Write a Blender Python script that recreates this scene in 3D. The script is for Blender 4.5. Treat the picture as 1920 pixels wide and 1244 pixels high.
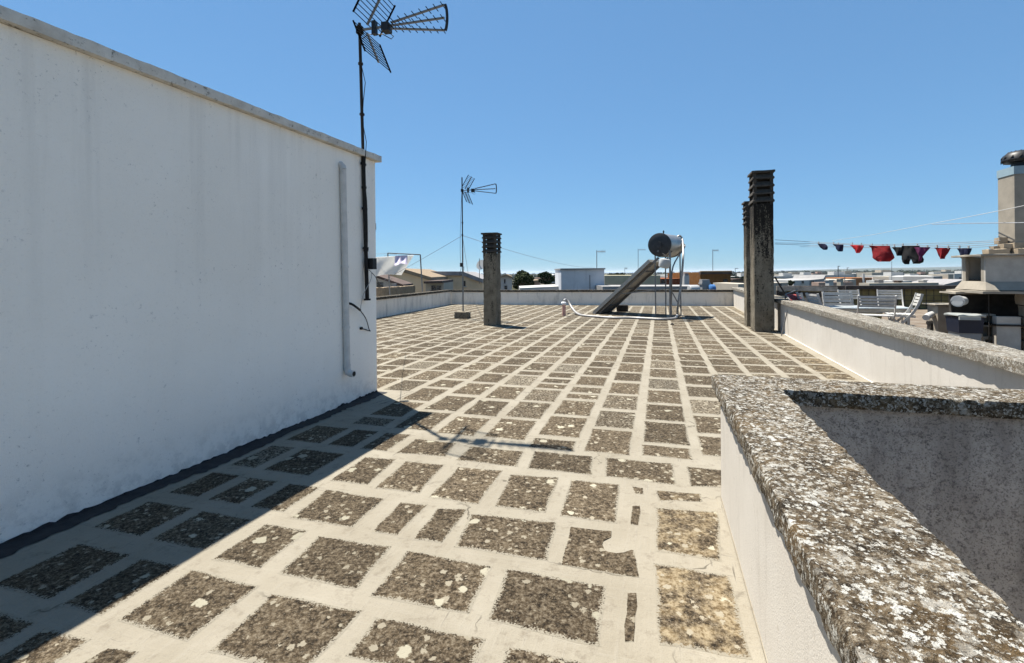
import bpy, math, random
from mathutils import Vector, Matrix, noise
random.seed(7)
R = math.radians
scene = bpy.context.scene
for o in list(bpy.data.objects):
    bpy.data.objects.remove(o)
COL = scene.collection

# ------------------------------------------------------------------ camera
FPX, CX, HY, ROLL, CAMZ = 890.0, 960.0, 512.0, 0.009, 1.5
cam_data = bpy.data.cameras.new('camera')
cam_data.sensor_width = 36.0
cam_data.lens = FPX / 1920.0 * 36.0
cam_data.shift_y = -(622.0 - HY) / 1920.0
cam_data.clip_start = 0.05
cam_data.clip_end = 60000.0
cam = bpy.data.objects.new('camera', cam_data)
cam.location = (0, 0, CAMZ)
cam.rotation_euler = (R(90), ROLL, 0)
COL.objects.link(cam)
scene.camera = cam

# ------------------------------------------------------------------ sky, sun, exposure
SUN_EL = R(67.0)
SUN_H = Vector((-0.627, 0.778, 0)).normalized()
SUN = Vector((SUN_H.x * math.cos(SUN_EL), SUN_H.y * math.cos(SUN_EL), math.sin(SUN_EL)))
world = bpy.data.worlds.new('World')
scene.world = world
world.use_nodes = True
wnt = world.node_tree
bg = wnt.nodes['Background']
sky = wnt.nodes.new('ShaderNodeTexSky')
sky.sky_type = 'NISHITA'
sky.sun_disc = False
sky.sun_elevation = SUN_EL
sky.sun_rotation = math.atan2(SUN_H.x, SUN_H.y)
sky.altitude = 0
sky.air_density = 1.0
sky.dust_density = 0.0
sky.ozone_density = 8.0
gam = wnt.nodes.new('ShaderNodeGamma'); gam.inputs[1].default_value = 0.5
tin = wnt.nodes.new('ShaderNodeVectorMath'); tin.operation = 'MULTIPLY'; tin.inputs[1].default_value = (1.26, 2.00, 2.64)
wnt.links.new(sky.outputs[0], gam.inputs[0])
wnt.links.new(gam.outputs[0], tin.inputs[0])
wnt.links.new(tin.outputs[0], bg.inputs[0])
bg.inputs[1].default_value = 0.051
sun_data = bpy.data.lights.new('sun', 'SUN')
sun_data.energy = 5.0
sun_data.angle = R(0.53)
sun_data.color = (1.0, 0.95, 0.86)
sun = bpy.data.objects.new('sun', sun_data)
sun.rotation_euler = SUN.to_track_quat('Z', 'Y').to_euler()
sun.location = SUN * 50
COL.objects.link(sun)
vs = scene.view_settings
vs.view_transform = 'Standard'
vs.look = 'None'
vs.exposure = 1.23
vs.gamma = 1.0
vs.use_curve_mapping = False
scene.render.resolution_x = 1024
scene.render.resolution_y = 663

# ------------------------------------------------------------------ geometry helpers
_c, _s = math.cos(ROLL), math.sin(ROLL)
RIGHT, UPV, FWD = Vector((_c, 0, -_s)), Vector((_s, 0, _c)), Vector((0, 1, 0))
CAMP = Vector((0, 0, CAMZ))
Z3 = Vector((0, 0, 1))
def ray(px, py):
    return RIGHT * ((px - CX) / FPX) + UPV * ((HY - py) / FPX) + FWD
def at_z(px, py, z=0.0):
    d = ray(px, py); return CAMP + d * ((z - CAMZ) / d.z)
def at_y(px, py, Y):
    d = ray(px, py); return CAMP + d * Y
TH = R(17.2)
E = Vector((math.cos(TH), -math.sin(TH), 0)); D = Vector((math.sin(TH), math.cos(TH), 0))
def fr(s, t, z=0.0): return E * s + D * t + Z3 * z
def st(p): return p.dot(E), p.dot(D)
def V(*a): return Vector(a)

class MB:
    def __init__(self): self.v = []; self.f = []
    def add(self, vs, fs):
        b = len(self.v); self.v += [Vector(p) for p in vs]; self.f += [tuple(i + b for i in f) for f in fs]
        return self
    def box(self, c, size, ax=None):
        ax = ax or (V(1, 0, 0), V(0, 1, 0), V(0, 0, 1)); c = Vector(c)
        x, y, z = [a * (k / 2) for a, k in zip(ax, size)]
        p = [c - x - y - z, c + x - y - z, c + x + y - z, c - x + y - z, c - x - y + z, c + x - y + z, c + x + y + z, c - x + y + z]
        return self.add(p, [(3, 2, 1, 0), (4, 5, 6, 7), (0, 1, 5, 4), (1, 2, 6, 5), (2, 3, 7, 6), (3, 0, 4, 7)])
    def bar(self, a, b, w, h, up=Z3):
        a, b = Vector(a), Vector(b); d = b - a; L = d.length; d.normalize()
        side = d.cross(up)
        if side.length < 1e-4: side = d.cross(V(1, 0, 0))
        side.normalize(); u = side.cross(d)
        return self.box((a + b) / 2, (w, L, h), (side, d, u))
    def prism(self, poly, z0, z1):
        n = len(poly)
        p = [V(q[0], q[1], z0) for q in poly] + [V(q[0], q[1], z1) for q in poly]
        area = sum(poly[i][0] * poly[(i + 1) % n][1] - poly[(i + 1) % n][0] * poly[i][1] for i in range(n))
        f = [tuple(range(n, 2 * n)), tuple(range(n - 1, -1, -1))] + [(i, (i + 1) % n, n + (i + 1) % n, n + i) for i in range(n)]
        if area < 0: f = [tuple(reversed(q)) for q in f]
        return self.add(p, f)
    def extrude(self, pts, vec):
        n = len(pts); pts = [Vector(p) for p in pts]; vec = Vector(vec)
        nrm = sum(((pts[i] - pts[0]).cross(pts[(i + 1) % n] - pts[0]) for i in range(n)), V(0, 0, 0))
        f = [tuple(range(n - 1, -1, -1)), tuple(range(n, 2 * n))] + [(i, (i + 1) % n, n + (i + 1) % n, n + i) for i in range(n)]
        if nrm.dot(vec) < 0: f = [tuple(reversed(q)) for q in f]
        return self.add(pts + [p + vec for p in pts], f)
    def tube(self, pts, r, n=8, caps=True):
        pts = [Vector(p) for p in pts]; m = len(pts)
        rr = r if isinstance(r, (list, tuple)) else [r] * m
        t0 = (pts[1] - pts[0]).normalized()
        ref = V(0, 0, 1) if abs(t0.z) < .9 else V(1, 0, 0)
        u = t0.cross(ref).normalized(); vs, fs = [], []
        for i, p in enumerate(pts):
            t = (pts[min(i + 1, m - 1)] - pts[max(i - 1, 0)]).normalized()
            u = (u - t * u.dot(t)).normalized(); w = t.cross(u)
            for k in range(n):
                a = 2 * math.pi * k / n
                vs.append(p + (u * math.cos(a) + w * math.sin(a)) * rr[i])
        for i in range(m - 1):
            for k in range(n):
                k2 = (k + 1) % n
                fs.append((i * n + k, i * n + k2, (i + 1) * n + k2, (i + 1) * n + k))
        if caps:
            fs.append(tuple(range(n - 1, -1, -1))); fs.append(tuple((m - 1) * n + k for k in range(n)))
        return self.add(vs, fs)
    def lathe(self, prof, c, axis=Z3, n=24):
        c = Vector(c); axis = Vector(axis).normalized()
        return self.tube([c + axis * (z + i * 1e-5) for i, (r, z) in enumerate(prof)], [max(r, 1e-4) for r, z in prof], n)
    def grid(self, fn, nu, nv, flip=False):
        b = [fn(i / nu, j / nv) for j in range(nv + 1) for i in range(nu + 1)]
        f = [(j * (nu + 1) + i, j * (nu + 1) + i + 1, (j + 1) * (nu + 1) + i + 1, (j + 1) * (nu + 1) + i) for j in range(nv) for i in range(nu)]
        if flip: f = [tuple(reversed(q)) for q in f]
        return self.add(b, f)
    def rough(self, o, ax, size, seg, amp, freq=6.0, edge=0.0):
        """box grown from corner o along ax by size, subdivided, with noisy faces and chipped edges"""
        o = Vector(o); n = [max(1, int(round(k / g))) for k, g in zip(size, seg if isinstance(seg, (tuple, list)) else [seg] * 3)]
        cen = o + sum((a * (k / 2) for a, k in zip(ax, size)), V(0, 0, 0))
        idx = {}; vs = []; fs = []
        def vert(i, j, k):
            key = (i, j, k)
            if key not in idx:
                p = o + ax[0] * (size[0] * i / n[0]) + ax[1] * (size[1] * j / n[1]) + ax[2] * (size[2] * k / n[2])
                ex = [(1 if q == 0 or q == m else 0) for q, m in zip(key, n)]
                q = p + noise.noise_vector(p * freq) * amp + noise.noise_vector(p * freq * 4.1) * (amp * .4)
                if edge and sum(ex) >= 2:
                    inw = V(0, 0, 0)
                    for a, e_, kk, m in zip(ax, ex, key, n):
                        if e_: inw += a * (1 if kk == 0 else -1)
                    q += inw * edge * max(0.25, .6 + 1.2 * noise.noise(p * freq * 2.3))
                idx[key] = len(vs); vs.append(q)
            return idx[key]
        for i in range(n[0]):
            for j in range(n[1]):
                fs.append((vert(i, j, n[2]), vert(i + 1, j, n[2]), vert(i + 1, j + 1, n[2]), vert(i, j + 1, n[2])))
                fs.append((vert(i, j + 1, 0), vert(i + 1, j + 1, 0), vert(i + 1, j, 0), vert(i, j, 0)))
        for i in range(n[0]):
            for k in range(n[2]):
                fs.append((vert(i, 0, k), vert(i + 1, 0, k), vert(i + 1, 0, k + 1), vert(i, 0, k + 1)))
                fs.append((vert(i, n[1], k + 1), vert(i + 1, n[1], k + 1), vert(i + 1, n[1], k), vert(i, n[1], k)))
        for j in range(n[1]):
            for k in range(n[2]):
                fs.append((vert(0, j, k + 1), vert(0, j + 1, k + 1), vert(0, j + 1, k), vert(0, j, k)))
                fs.append((vert(n[0], j, k), vert(n[0], j + 1, k), vert(n[0], j + 1, k + 1), vert(n[0], j, k + 1)))
        if ax[0].cross(ax[1]).dot(ax[2]) < 0: fs = [tuple(reversed(q)) for q in fs]
        return self.add(vs, fs)
    def build(self, name, mat, parent=None, smooth=False, origin=None):
        me = bpy.data.meshes.new(name)
        if origin is None:
            if parent is not None: origin = Vector(parent.get('_o', (0, 0, 0)))
            else:
                zs = min(p.z for p in self.v)
                origin = sum(self.v, V(0, 0, 0)) / len(self.v); origin.z = zs
        vs = [p - origin for p in self.v]
        me.from_pydata(vs, [], self.f); me.update()
        if smooth:
            for p in me.polygons: p.use_smooth = True
            try: me.set_sharp_from_angle(angle=R(40))
            except Exception: pass
        me.materials.append(M[mat] if isinstance(mat, str) else mat)
        o = bpy.data.objects.new(name, me); COL.objects.link(o)
        if parent is not None:
            o.parent = parent
            o['_o'] = tuple(origin)
            po = Vector(parent.get('_o', (0, 0, 0)))
            o.location = origin - po
        else:
            o.location = origin; o['_o'] = tuple(origin)
        return o

def tag(o, label=None, cat=None, group=None, kind=None):
    if label: o['label'] = label
    if cat: o['category'] = cat
    if group: o['group'] = group
    if kind: o['kind'] = kind
    return o
def thing(name, loc, label, cat, group=None):
    o = bpy.data.objects.new(name, None); COL.objects.link(o)
    o.empty_display_size = .1
    o.location = loc; o['_o'] = tuple(loc)
    return tag(o, label, cat, group)

# ------------------------------------------------------------------ materials
M = {}
# overall reflectance of the sunlit surfaces (albedo level of each finish)
GAIN = {'sealant': .62, 'lichen_slab': .55, 'lichen_coping': .84, 'grey_coping': .80, 'black_coping': .7, 'plaster_cream': .86, 'terrace_paving': .55,
        'render_cream': .62, 'block_stone': .7, 'chair_white': .85, 'table_top': .7, 'foil': .6, 'panel_frame': .7, 'white_plastic': .7, 'bin_lid': .65,
        'house_white': .78, 'house_cream': .8, 'house_pink': .8, 'house_grey': .8, 'house_orange': .8, 'beige_plaster': .85, 'tile_tan': .7,
        'ground_land': .6, 'hill_land': .6, 'leaf_cypress': .7, 'leaf_pine': .7, 'leaf_far': .7, 'chimney_concrete': .85, 'chimney_black': .85, 'red_cloth': .8,
        'sheet_cloth': .8, 'galvanised': .6, 'yellow_lime': .7}
GAIN = {a_: b_ * .81 for a_, b_ in GAIN.items()}
class NT:
    def __init__(self, name, rough=.85, metal=0.0, spec=.3):
        self.m = bpy.data.materials.new(name); self.m.use_nodes = True; M[name] = self.m
        self.t = self.m.node_tree; self.b = self.t.nodes['Principled BSDF']
        self.b.inputs['Roughness'].default_value = rough; self.b.inputs['Metallic'].default_value = metal
        self.b.inputs['Specular IOR Level'].default_value = spec
        g = self.t.nodes.new('ShaderNodeNewGeometry'); self.pos = g.outputs['Position']
    def n(self, typ): return self.t.nodes.new(typ)
    def lk(self, a, b):
        if hasattr(a, 'node'): self.t.links.new(a, b)
        else: b.default_value = a
    def vmul(self, v, s):
        q = self.n('ShaderNodeMapping'); q.inputs['Scale'].default_value = s; self.lk(v, q.inputs['Vector']); return q.outputs[0]
    def rot(self, v, az, s):
        q = self.n('ShaderNodeMapping'); q.inputs['Rotation'].default_value = (0, 0, az); self.lk(v, q.inputs['Vector']); return self.vmul(q.outputs[0], s)
    def noise(self, scale, detail=4, rough=.55, vec=None, dist=0.0, col=False):
        q = self.n('ShaderNodeTexNoise'); self.lk(vec or self.pos, q.inputs['Vector'])
        q.inputs['Scale'].default_value = scale; q.inputs['Detail'].default_value = detail; q.inputs['Roughness'].default_value = rough
        q.inputs['Distortion'].default_value = dist
        return q.outputs['Color'] if col else q.outputs['Fac']
    def math(self, op, a, b=0.0, clamp=False):
        q = self.n('ShaderNodeMath'); q.operation = op; q.use_clamp = clamp; self.lk(a, q.inputs[0]); self.lk(b, q.inputs[1]); return q.outputs[0]
    def maprange(self, a, f0, f1, t0=0.0, t1=1.0):
        q = self.n('ShaderNodeMapRange'); self.lk(a, q.inputs[0])
        for i, k in enumerate((f0, f1, t0, t1)): self.lk(k, q.inputs[i + 1])
        return q.outputs[0]
    def ramp(self, fac, stops):
        q = self.n('ShaderNodeValToRGB'); e = q.color_ramp.elements
        while len(e) < len(stops): e.new(.5)
        for k, (p, c) in zip(e, stops):
            k.position = p; k.color = (*c, 1) if len(c) == 3 else c
        self.lk(fac, q.inputs[0]); return q.outputs[0]
    def mix(self, fac, a, b, mode='MIX'):
        q = self.n('ShaderNodeMix'); q.data_type = 'RGBA'; q.blend_type = mode
        self.lk(fac, q.inputs[0])
        for val, i in ((a, 6), (b, 7)):
            if hasattr(val, 'node'): self.t.links.new(val, q.inputs[i])
            else: q.inputs[i].default_value = (*val, 1)
        return q.outputs[2]
    def spots(self, scale, prob, size, wob=.02, wscale=30, seedoff=0.0):
        """ragged roundish patches: mask 0..1"""
        nz = self.noise(wscale, 4, .65, col=True)
        q = self.n('ShaderNodeVectorMath'); q.operation = 'MULTIPLY_ADD'
        self.lk(nz, q.inputs[0]); q.inputs[1].default_value = (wob, wob, wob)
        w = self.n('ShaderNodeVectorMath'); w.operation = 'ADD'; self.lk(self.pos, w.inputs[0]); w.inputs[1].default_value = (seedoff, seedoff * .7, seedoff * .3)
        self.lk(w.outputs[0], q.inputs[2])
        v = self.n('ShaderNodeTexVoronoi'); v.inputs['Scale'].default_value = scale; self.lk(q.outputs[0], v.inputs['Vector'])
        sep = self.n('ShaderNodeSeparateColor'); self.lk(v.outputs['Color'], sep.inputs[0])
        thr = self.maprange(sep.outputs[0], 1 - prob, 1.0, 0.0, size)
        d = self.math('SUBTRACT', thr, v.outputs['Distance'])
        return self.maprange(d, -.01, .05)
    def color(self, c):
        g_ = GAIN.get(self.m.name)
        if g_:
            if isinstance(c, tuple): c = tuple(x * g_ for x in c[:3])
            else:
                q = self.n('ShaderNodeVectorMath'); q.operation = 'SCALE'; self.lk(c, q.inputs[0]); q.inputs['Scale'].default_value = g_; c = q.outputs[0]
        self.lk((*c, 1) if isinstance(c, tuple) and len(c) == 3 else c, self.b.inputs['Base Color']); return self
    def bump(self, h, strength=.3, dist=.01):
        q = self.n('ShaderNodeBump'); q.inputs['Strength'].default_value = strength; q.inputs['Distance'].default_value = dist
        self.lk(h, q.inputs['Height']); self.lk(q.outputs[0], self.b.inputs['Normal']); return self
    def zz(self):
        q = self.n('ShaderNodeSeparateXYZ'); self.lk(self.pos, q.inputs[0]); return q.outputs

def simple(name, c, rough=.7, metal=0.0, var=.18, scale=8.0, bump=0.0, spec=.3):
    k = NT(name, rough, metal, spec)
    nz = k.noise(scale, 5, .6)
    lo = tuple(x * (1 - var) for x in c); hi = tuple(min(1, x * (1 + var)) for x in c)
    k.color(k.ramp(nz, [(.3, lo), (.7, hi)]))
    if bump: k.bump(k.noise(scale * 12, 4), bump, .004)
    return k

# white lime plaster of the stair building
k = NT('plaster_white', .92, spec=.15)
fine = k.noise(70, 4, .7); big = k.noise(.9, 4, .6); streak = k.noise(1.0, 4, .62, k.vmul(k.pos, (7, 7, .35)))
zc = k.zz()[2]
c = k.ramp(big, [(.3, (.88, .83, .75)), (.72, (.95, .905, .83))])
c = k.mix(k.math('MULTIPLY', k.maprange(streak, .50, .72), k.maprange(zc, 1.2, 2.9, .05, .26)), c, (.50, .47, .43))
c = k.mix(k.maprange(fine, .57, .72, 0, .20), c, (.56, .54, .50))
c = k.mix(k.maprange(fine, .44, .30, 0, .5), c, (.90, .88, .84))
sp = k.math('MULTIPLY', k.maprange(k.noise(34, 5, .75), .60, .67), k.maprange(k.noise(1.5, 4, .65), .42, .62))
c = k.mix(k.math('MULTIPLY', sp, .62), c, (.28, .27, .26))
wet = k.noise(9, 5, .72)
damp = k.math('MULTIPLY', k.maprange(zc, .34, 0.0), k.maprange(wet, .46, .60))
c = k.mix(k.math('MULTIPLY', damp, .3), c, (.24, .225, .20))
k.color(c).bump(k.math('ADD', k.math('MULTIPLY', fine, .8), k.noise(240, 2)), .7, .006)

# parapet plaster, warmer, coarse sprayed grain
k = NT('plaster_cream', .92, spec=.15)
gr_ = k.noise(120, 3, .75)
c = k.ramp(k.noise(1.4, 5, .6), [(.3, (.67, .615, .535)), (.7, (.76, .71, .635))])
c = k.mix(k.maprange(k.noise(2.2, 5, .65, k.vmul(k.pos, (6, 6, .7))), .54, .78, 0, .45), c, (.45, .40, .34))
c = k.mix(k.maprange(gr_, .55, .70, 0, .5), c, (.42, .40, .37))
c = k.mix(k.maprange(k.noise(13, 5, .75), .62, .70, 0, .4), c, (.40, .34, .27))
k.color(c).bump(k.math('ADD', k.noise(150, 3, .6), gr_), .45, .003)

# back parapets: greyer paint with grime at the foot
k = NT('plaster_grey', .92, spec=.15)
c = k.ramp(k.noise(1.1, 5, .6), [(.3, (.70, .63, .54)), (.7, (.82, .755, .66))])
c = k.mix(k.maprange(k.noise(1.6, 6, .68, k.vmul(k.pos, (3, 3, .7))), .52, .75, 0, .6), c, (.24, .23, .21))
k.color(c).bump(k.noise(60, 4), .3, .004)

k = NT('coping_pale', .92, spec=.1)
c = k.ramp(k.noise(6, 5, .7), [(.3, (.46, .43, .38)), (.7, (.66, .63, .57))])
c = k.mix(k.maprange(k.noise(16, 5, .75), .57, .66, 0, .85), c, (.10, .09, .075))
k.color(c).bump(k.noise(40, 4, .7), .6, .008)
# dark pitted stucco inside the shaft
k = NT('stucco_dark', .95, spec=.1)
pit = k.noise(30, 5, .8); pf = k.noise(95, 4, .78)
c = k.ramp(k.noise(3, 5, .65), [(.3, (.38, .33, .285)), (.7, (.56, .50, .44))])
c = k.mix(k.math('MULTIPLY', k.maprange(pit, .52, .62), .55), c, (.07, .06, .055))
c = k.mix(k.math('MULTIPLY', k.maprange(pf, .53, .62), .75), c, (.06, .052, .05))
c = k.mix(k.maprange(k.noise(1.4, 4, .7, k.vmul(k.pos, (3, 3, .6))), .5, .7, 0, .5), c, (.14, .12, .105))
k.color(c).bump(k.math('ADD', pit, k.math('MULTIPLY', pf, .5)), .9, .012)

# cement sealant brushed over the joints
k = NT('sealant', .9, spec=.2)
c = k.ramp(k.noise(1.7, 4, .6), [(.3, (.40, .352, .268)), (.7, (.51, .46, .365))])
nz1 = k.noise(3.0, 4, .7, k.rot(k.pos, TH, (16, .8, 1))); nz2 = k.noise(3.0, 4, .7, k.rot(k.pos, TH, (.8, 16, 1)))
brush = k.math('MAXIMUM', nz1, nz2)
c = k.mix(k.maprange(brush, .52, .68, 0, .25), c, (.56, .52, .44))
lines = k.math('MULTIPLY', k.maprange(brush, .635, .69), k.maprange(k.noise(4, 3), .42, .58))
c = k.mix(k.math('MULTIPLY', lines, .8), c, (.15, .125, .095))
grit = k.noise(170, 3, .75)
c = k.mix(k.maprange(grit, .55, .72, 0, .55), c, (.24, .205, .155))
c = k.mix(k.maprange(k.noise(11, 5, .74), .54, .70, 0, .65), c, (.26, .215, .16))
wv = k.n('ShaderNodeVectorMath'); wv.operation = 'MULTIPLY_ADD'; k.lk(k.noise(5, 3, .6, col=True), wv.inputs[0]); wv.inputs[1].default_value = (.25, .25, 0); k.lk(k.pos, wv.inputs[2])
vc = k.n('ShaderNodeTexVoronoi'); vc.feature = 'DISTANCE_TO_EDGE'; vc.inputs['Scale'].default_value = 1.1; k.lk(wv.outputs[0], vc.inputs['Vector'])
crack = k.math('MULTIPLY', k.maprange(vc.outputs['Distance'], .0075, .003), k.maprange(k.noise(2.3, 3), .52, .60))
c = k.mix(k.math('MULTIPLY', crack, .7), c, (.09, .075, .055))
k.color(c).bump(k.math('ADD', k.math('ADD', k.noise(40, 4, .65), brush), k.math('MULTIPLY', grit, .5)), .6, .008)

# old roof slabs covered with black and white lichen; ragged sealant smeared over their rims
k = NT('lichen_slab', .95, spec=.1)
at = k.n('ShaderNodeAttribute'); at.attribute_name = 'tint'
sep = k.n('ShaderNodeSeparateColor'); k.lk(at.outputs['Color'], sep.inputs[0]); tr, tg, tb = sep.outputs; ta = at.outputs['Alpha']
f1 = k.noise(42, 5, .8); f2 = k.noise(8, 5, .7); f3 = k.noise(120, 3, .7)
m1 = k.math('ADD', k.math('MULTIPLY', f1, .75), k.math('MULTIPLY', f2, .25))
c = k.ramp(m1, [(.38, (.020, .016, .012)), (.45, (.068, .050, .031)), (.51, (.145, .108, .068)), (.575, (.28, .225, .155)), (.66, (.50, .43, .32))])
c = k.mix(k.maprange(f2, .52, .72, 0, .35), c, (.15, .105, .055))
c = k.mix(k.maprange(f3, .55, .68, 0, .75), c, (.40, .34, .255))
og = k.math('MULTIPLY', k.maprange(k.math('ADD', f2, k.math('MULTIPLY', tg, .14)), .56, .70), tg)
c = k.mix(k.math('MULTIPLY', og, .8), c, k.ramp(f1, [(.4, (.22, .15, .075)), (.55, (.52, .42, .27))]))
c = k.mix(k.spots(24, .48, .48, .05, 45), c, (.50, .44, .33))
c = k.mix(k.spots(10, .28, .40, .07, 28, 3.3), c, (.64, .59, .45))
c = k.mix(k.math('MULTIPLY', k.maprange(k.math('ADD', f1, k.math('MULTIPLY', tb, .28)), .66, .78), tb), c, (.52, .47, .37))
br = k.n('ShaderNodeMix'); br.data_type = 'RGBA'; br.blend_type = 'MULTIPLY'; br.inputs[0].default_value = 1
cc = k.n('ShaderNodeCombineColor'); [k.lk(tr, cc.inputs[i]) for i in range(3)]
k.lk(c, br.inputs[6]); k.lk(cc.outputs[0], br.inputs[7])
rim = k.maprange(k.math('ADD', ta, k.math('MULTIPLY', k.math('SUBTRACT', k.math('ADD', k.math('MULTIPLY', f3, .6), k.math('MULTIPLY', f1, .4)), .5), 3.0)), .62, .80)
c = k.mix(rim, br.outputs[2], (.50, .45, .355))
k.color(c).bump(k.math('ADD', f1, k.math('MULTIPLY', f3, .5)), .8, .008)

# coping stones: dense crust of brown, ochre, grey and white lichen
def coping_mat(name, wprob, base):
    k = NT(name, .95, spec=.1)
    f1 = k.noise(34, 5, .82); f2 = k.noise(6, 4, .7); f3 = k.noise(120, 3, .8)
    m1 = k.math('ADD', k.math('MULTIPLY', f1, .7), k.math('MULTIPLY', f2, .3))
    c = k.ramp(m1, base)
    c = k.mix(k.maprange(k.noise(5, 4, .65), .54, .68, 0, .5), c, (.20, .125, .05))
    c = k.mix(k.maprange(f3, .55, .66, 0, .85), c, (.38, .345, .285))
    c = k.mix(k.math('MULTIPLY', k.maprange(f2, .40, .60, .25, 1), k.spots(30, wprob * 1.6, .62, .07, 40, 7.7)), c, (.47, .44, .38))
    c = k.mix(k.spots(22, wprob, .46, .10, 34, 5.1), c, k.mix(f1, (.56, .54, .49), (.74, .73, .69)))
    c = k.mix(k.spots(70, wprob * 2.2, .64, .035, 75, 2.2), c, (.58, .56, .50))
    c = k.mix(k.maprange(k.noise(75, 4, .8), .57, .64, 0, .9), c, (.022, .017, .012))
    k.color(c).bump(k.math('ADD', f1, k.math('MULTIPLY', f3, .6)), 1.0, .014)
DARKB = [(.37, (.016, .012, .008)), (.45, (.055, .041, .026)), (.52, (.14, .105, .066)), (.585, (.31, .26, .19)), (.68, (.56, .52, .45))]
coping_mat('lichen_coping', .36, DARKB)
coping_mat('grey_coping', .34, [(.34, (.05, .045, .035)), (.45, (.17, .15, .12)), (.55, (.33, .295, .24)), (.68, (.52, .48, .41)), (.8, (.6, .56, .5))])
coping_mat('black_coping', .10, [(.36, (.015, .013, .010)), (.48, (.05, .042, .03)), (.58, (.12, .10, .075)), (.7, (.3, .26, .2)), (.8, (.4, .36, .3))])

# weathered concrete of chimneys: blackened in vertical runs
def chimney_mat(name, bias, z0, z1):
    k = NT(name, .95, spec=.1)
    c = k.ramp(k.noise(4, 5, .65), [(.3, (.17, .145, .105)), (.7, (.33, .285, .215))])
    run = k.noise(2.4, 5, .7, k.vmul(k.pos, (4, 4, .6)))
    sp = k.noise(34, 5, .78, k.vmul(k.pos, (1, 1, .8)))
    soot_black = k.maprange(k.zz()[2], z0, z1, 0, .22)     # soot washed down from the louvres
    dark = k.math('ADD', k.math('ADD', k.math('MULTIPLY', run, .6), k.math('MULTIPLY', sp, .75)), k.math('ADD', soot_black, bias))
    c = k.mix(k.maprange(dark, .66, .74), c, (.022, .019, .016))
    c = k.mix(k.maprange(k.noise(60, 4, .75), .62, .70, 0, .6), c, (.36, .33, .27))
    k.color(c).bump(sp, .8, .012)
chimney_mat('chimney_concrete', -.065, 1.4, 3.4)
chimney_mat('chimney_black', -.07, 1.0, 3.4)
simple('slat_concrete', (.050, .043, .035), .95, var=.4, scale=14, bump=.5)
simple('render_cream', (.55, .49, .40), .93, var=.14, scale=5, bump=.5, spec=.1)
simple('render_grey', (.40, .37, .32), .93, var=.16, scale=5, bump=.5, spec=.1)
simple('bitumen', (.022, .021, .022), .8, var=.5, scale=18, bump=.6)
simple('block_stone', (.50, .41, .30), .95, var=.2, scale=9, bump=.7, spec=.1)
simple('soot_black', (.03, .026, .022), .95, var=.5, scale=6, bump=.3)  # near-black of real soot, also used where a hollow's shade is painted
simple('iron_dark', (.018, .016, .015), .7, 0, .35, 20, spec=.2)
simple('black_plastic', (.012, .012, .013), .45, 0, .2, 10)
simple('galvanised', (.36, .36, .36), .5, .7, .2, 25)
simple('alu', (.16, .155, .15), .55, .3, .2, 30)
simple('steel_tank', (.36, .345, .32), .42, .75, .25, 5)
simple('tank_end', (.030, .031, .033), .5, .0, .3, 9)
simple('panel_back', (.28, .26, .235), .55, .5, .2, 7)
simple('panel_frame', (.60, .58, .53), .5, .6, .12, 9)
k = NT('panel_glass', .08, spec=.6); k.color((.012, .014, .02))
simple('foil', (.62, .60, .57), .5, .35, .35, 26, bump=.5)
simple('pipe_pink', (.55, .30, .24), .7, 0, .15, 14)
simple('white_plastic', (.72, .72, .70), .5, 0, .07, 6)
simple('white_cloth', (.82, .82, .82), .9, 0, .05, 4)
k = NT('sheet_cloth', .9, spec=.1); k.color((.86, .86, .85))
tr_ = k.n('ShaderNodeBsdfTranslucent'); tr_.inputs[0].default_value = (.86, .86, .84, 1)
ms_ = k.n('ShaderNodeMixShader'); ms_.inputs[0].default_value = .45
k.t.links.new(k.b.outputs[0], ms_.inputs[1]); k.t.links.new(tr_.outputs[0], ms_.inputs[2])
k.t.links.new(ms_.outputs[0], k.t.nodes['Material Output'].inputs['Surface'])
simple('mauve_cloth', (.52, .46, .55), .9, 0, .1, 4)
simple('pipe_paint', (.56, .54, .51), .8, 0, .12, 10, bump=.2)
simple('rod_black', (.005, .005, .005), .9, 0, .2, 8, spec=.0)
simple('cable_black', (.012, .012, .013), .6)
simple('cable_grey', (.35, .35, .34), .6)
simple('rope', (.24, .25, .27), .8)
simple('wood_grey', (.36, .32, .27), .9, 0, .45, 7, bump=.4)
simple('wood_dark', (.05, .042, .036), .9, 0, .5, 7, bump=.4)
simple('chair_white', (.74, .72, .67), .6, 0, .1, 12)
simple('chair_grey', (.42, .41, .39), .65, 0, .18, 12)
simple('table_top', (.56, .60, .60), .35, 0, .08, 5)
simple('yellow_lime', (.42, .38, .12), .8, 0, .15, 5)
simple('red_cloth', (.50, .10, .09), .85, 0, .1, 30)
simple('red_letter', (.20, .012, .012), .85)
simple('cloth_navy', (.008, .010, .035), .9, 0, .3, 20)
simple('cloth_black', (.006, .006, .007), .9, 0, .3, 20)
simple('cloth_red', (.42, .012, .016), .85, 0, .25, 12)
simple('cloth_dark_red', (.20, .006, .010), .85, 0, .25, 12)
simple('cloth_purple', (.10, .015, .06), .9, 0, .25, 12)
simple('bin_grey', (.17, .18, .185), .5, 0, .1, 6)
simple('bin_navy', (.008, .012, .026), .45, 0, .1, 6)
simple('bin_lid', (.50, .52, .49), .5, 0, .08, 6)
simple('lead_blue', (.22, .30, .34), .7, 0, .12, 6)
simple('tan_plaster', (.64, .48, .31), .93, 0, .10, 1.2, spec=.1)
simple('beige_plaster', (.52, .47, .33), .93, 0, .08, 1.5, spec=.1)
simple('house_white', (.66, .65, .62), .93, 0, .07, 1.0, spec=.1)
simple('house_cream', (.56, .50, .41), .93, 0, .08, 1.0, spec=.1)
simple('house_pink', (.50, .36, .29), .93, 0, .08, 1.0, spec=.1)
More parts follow.
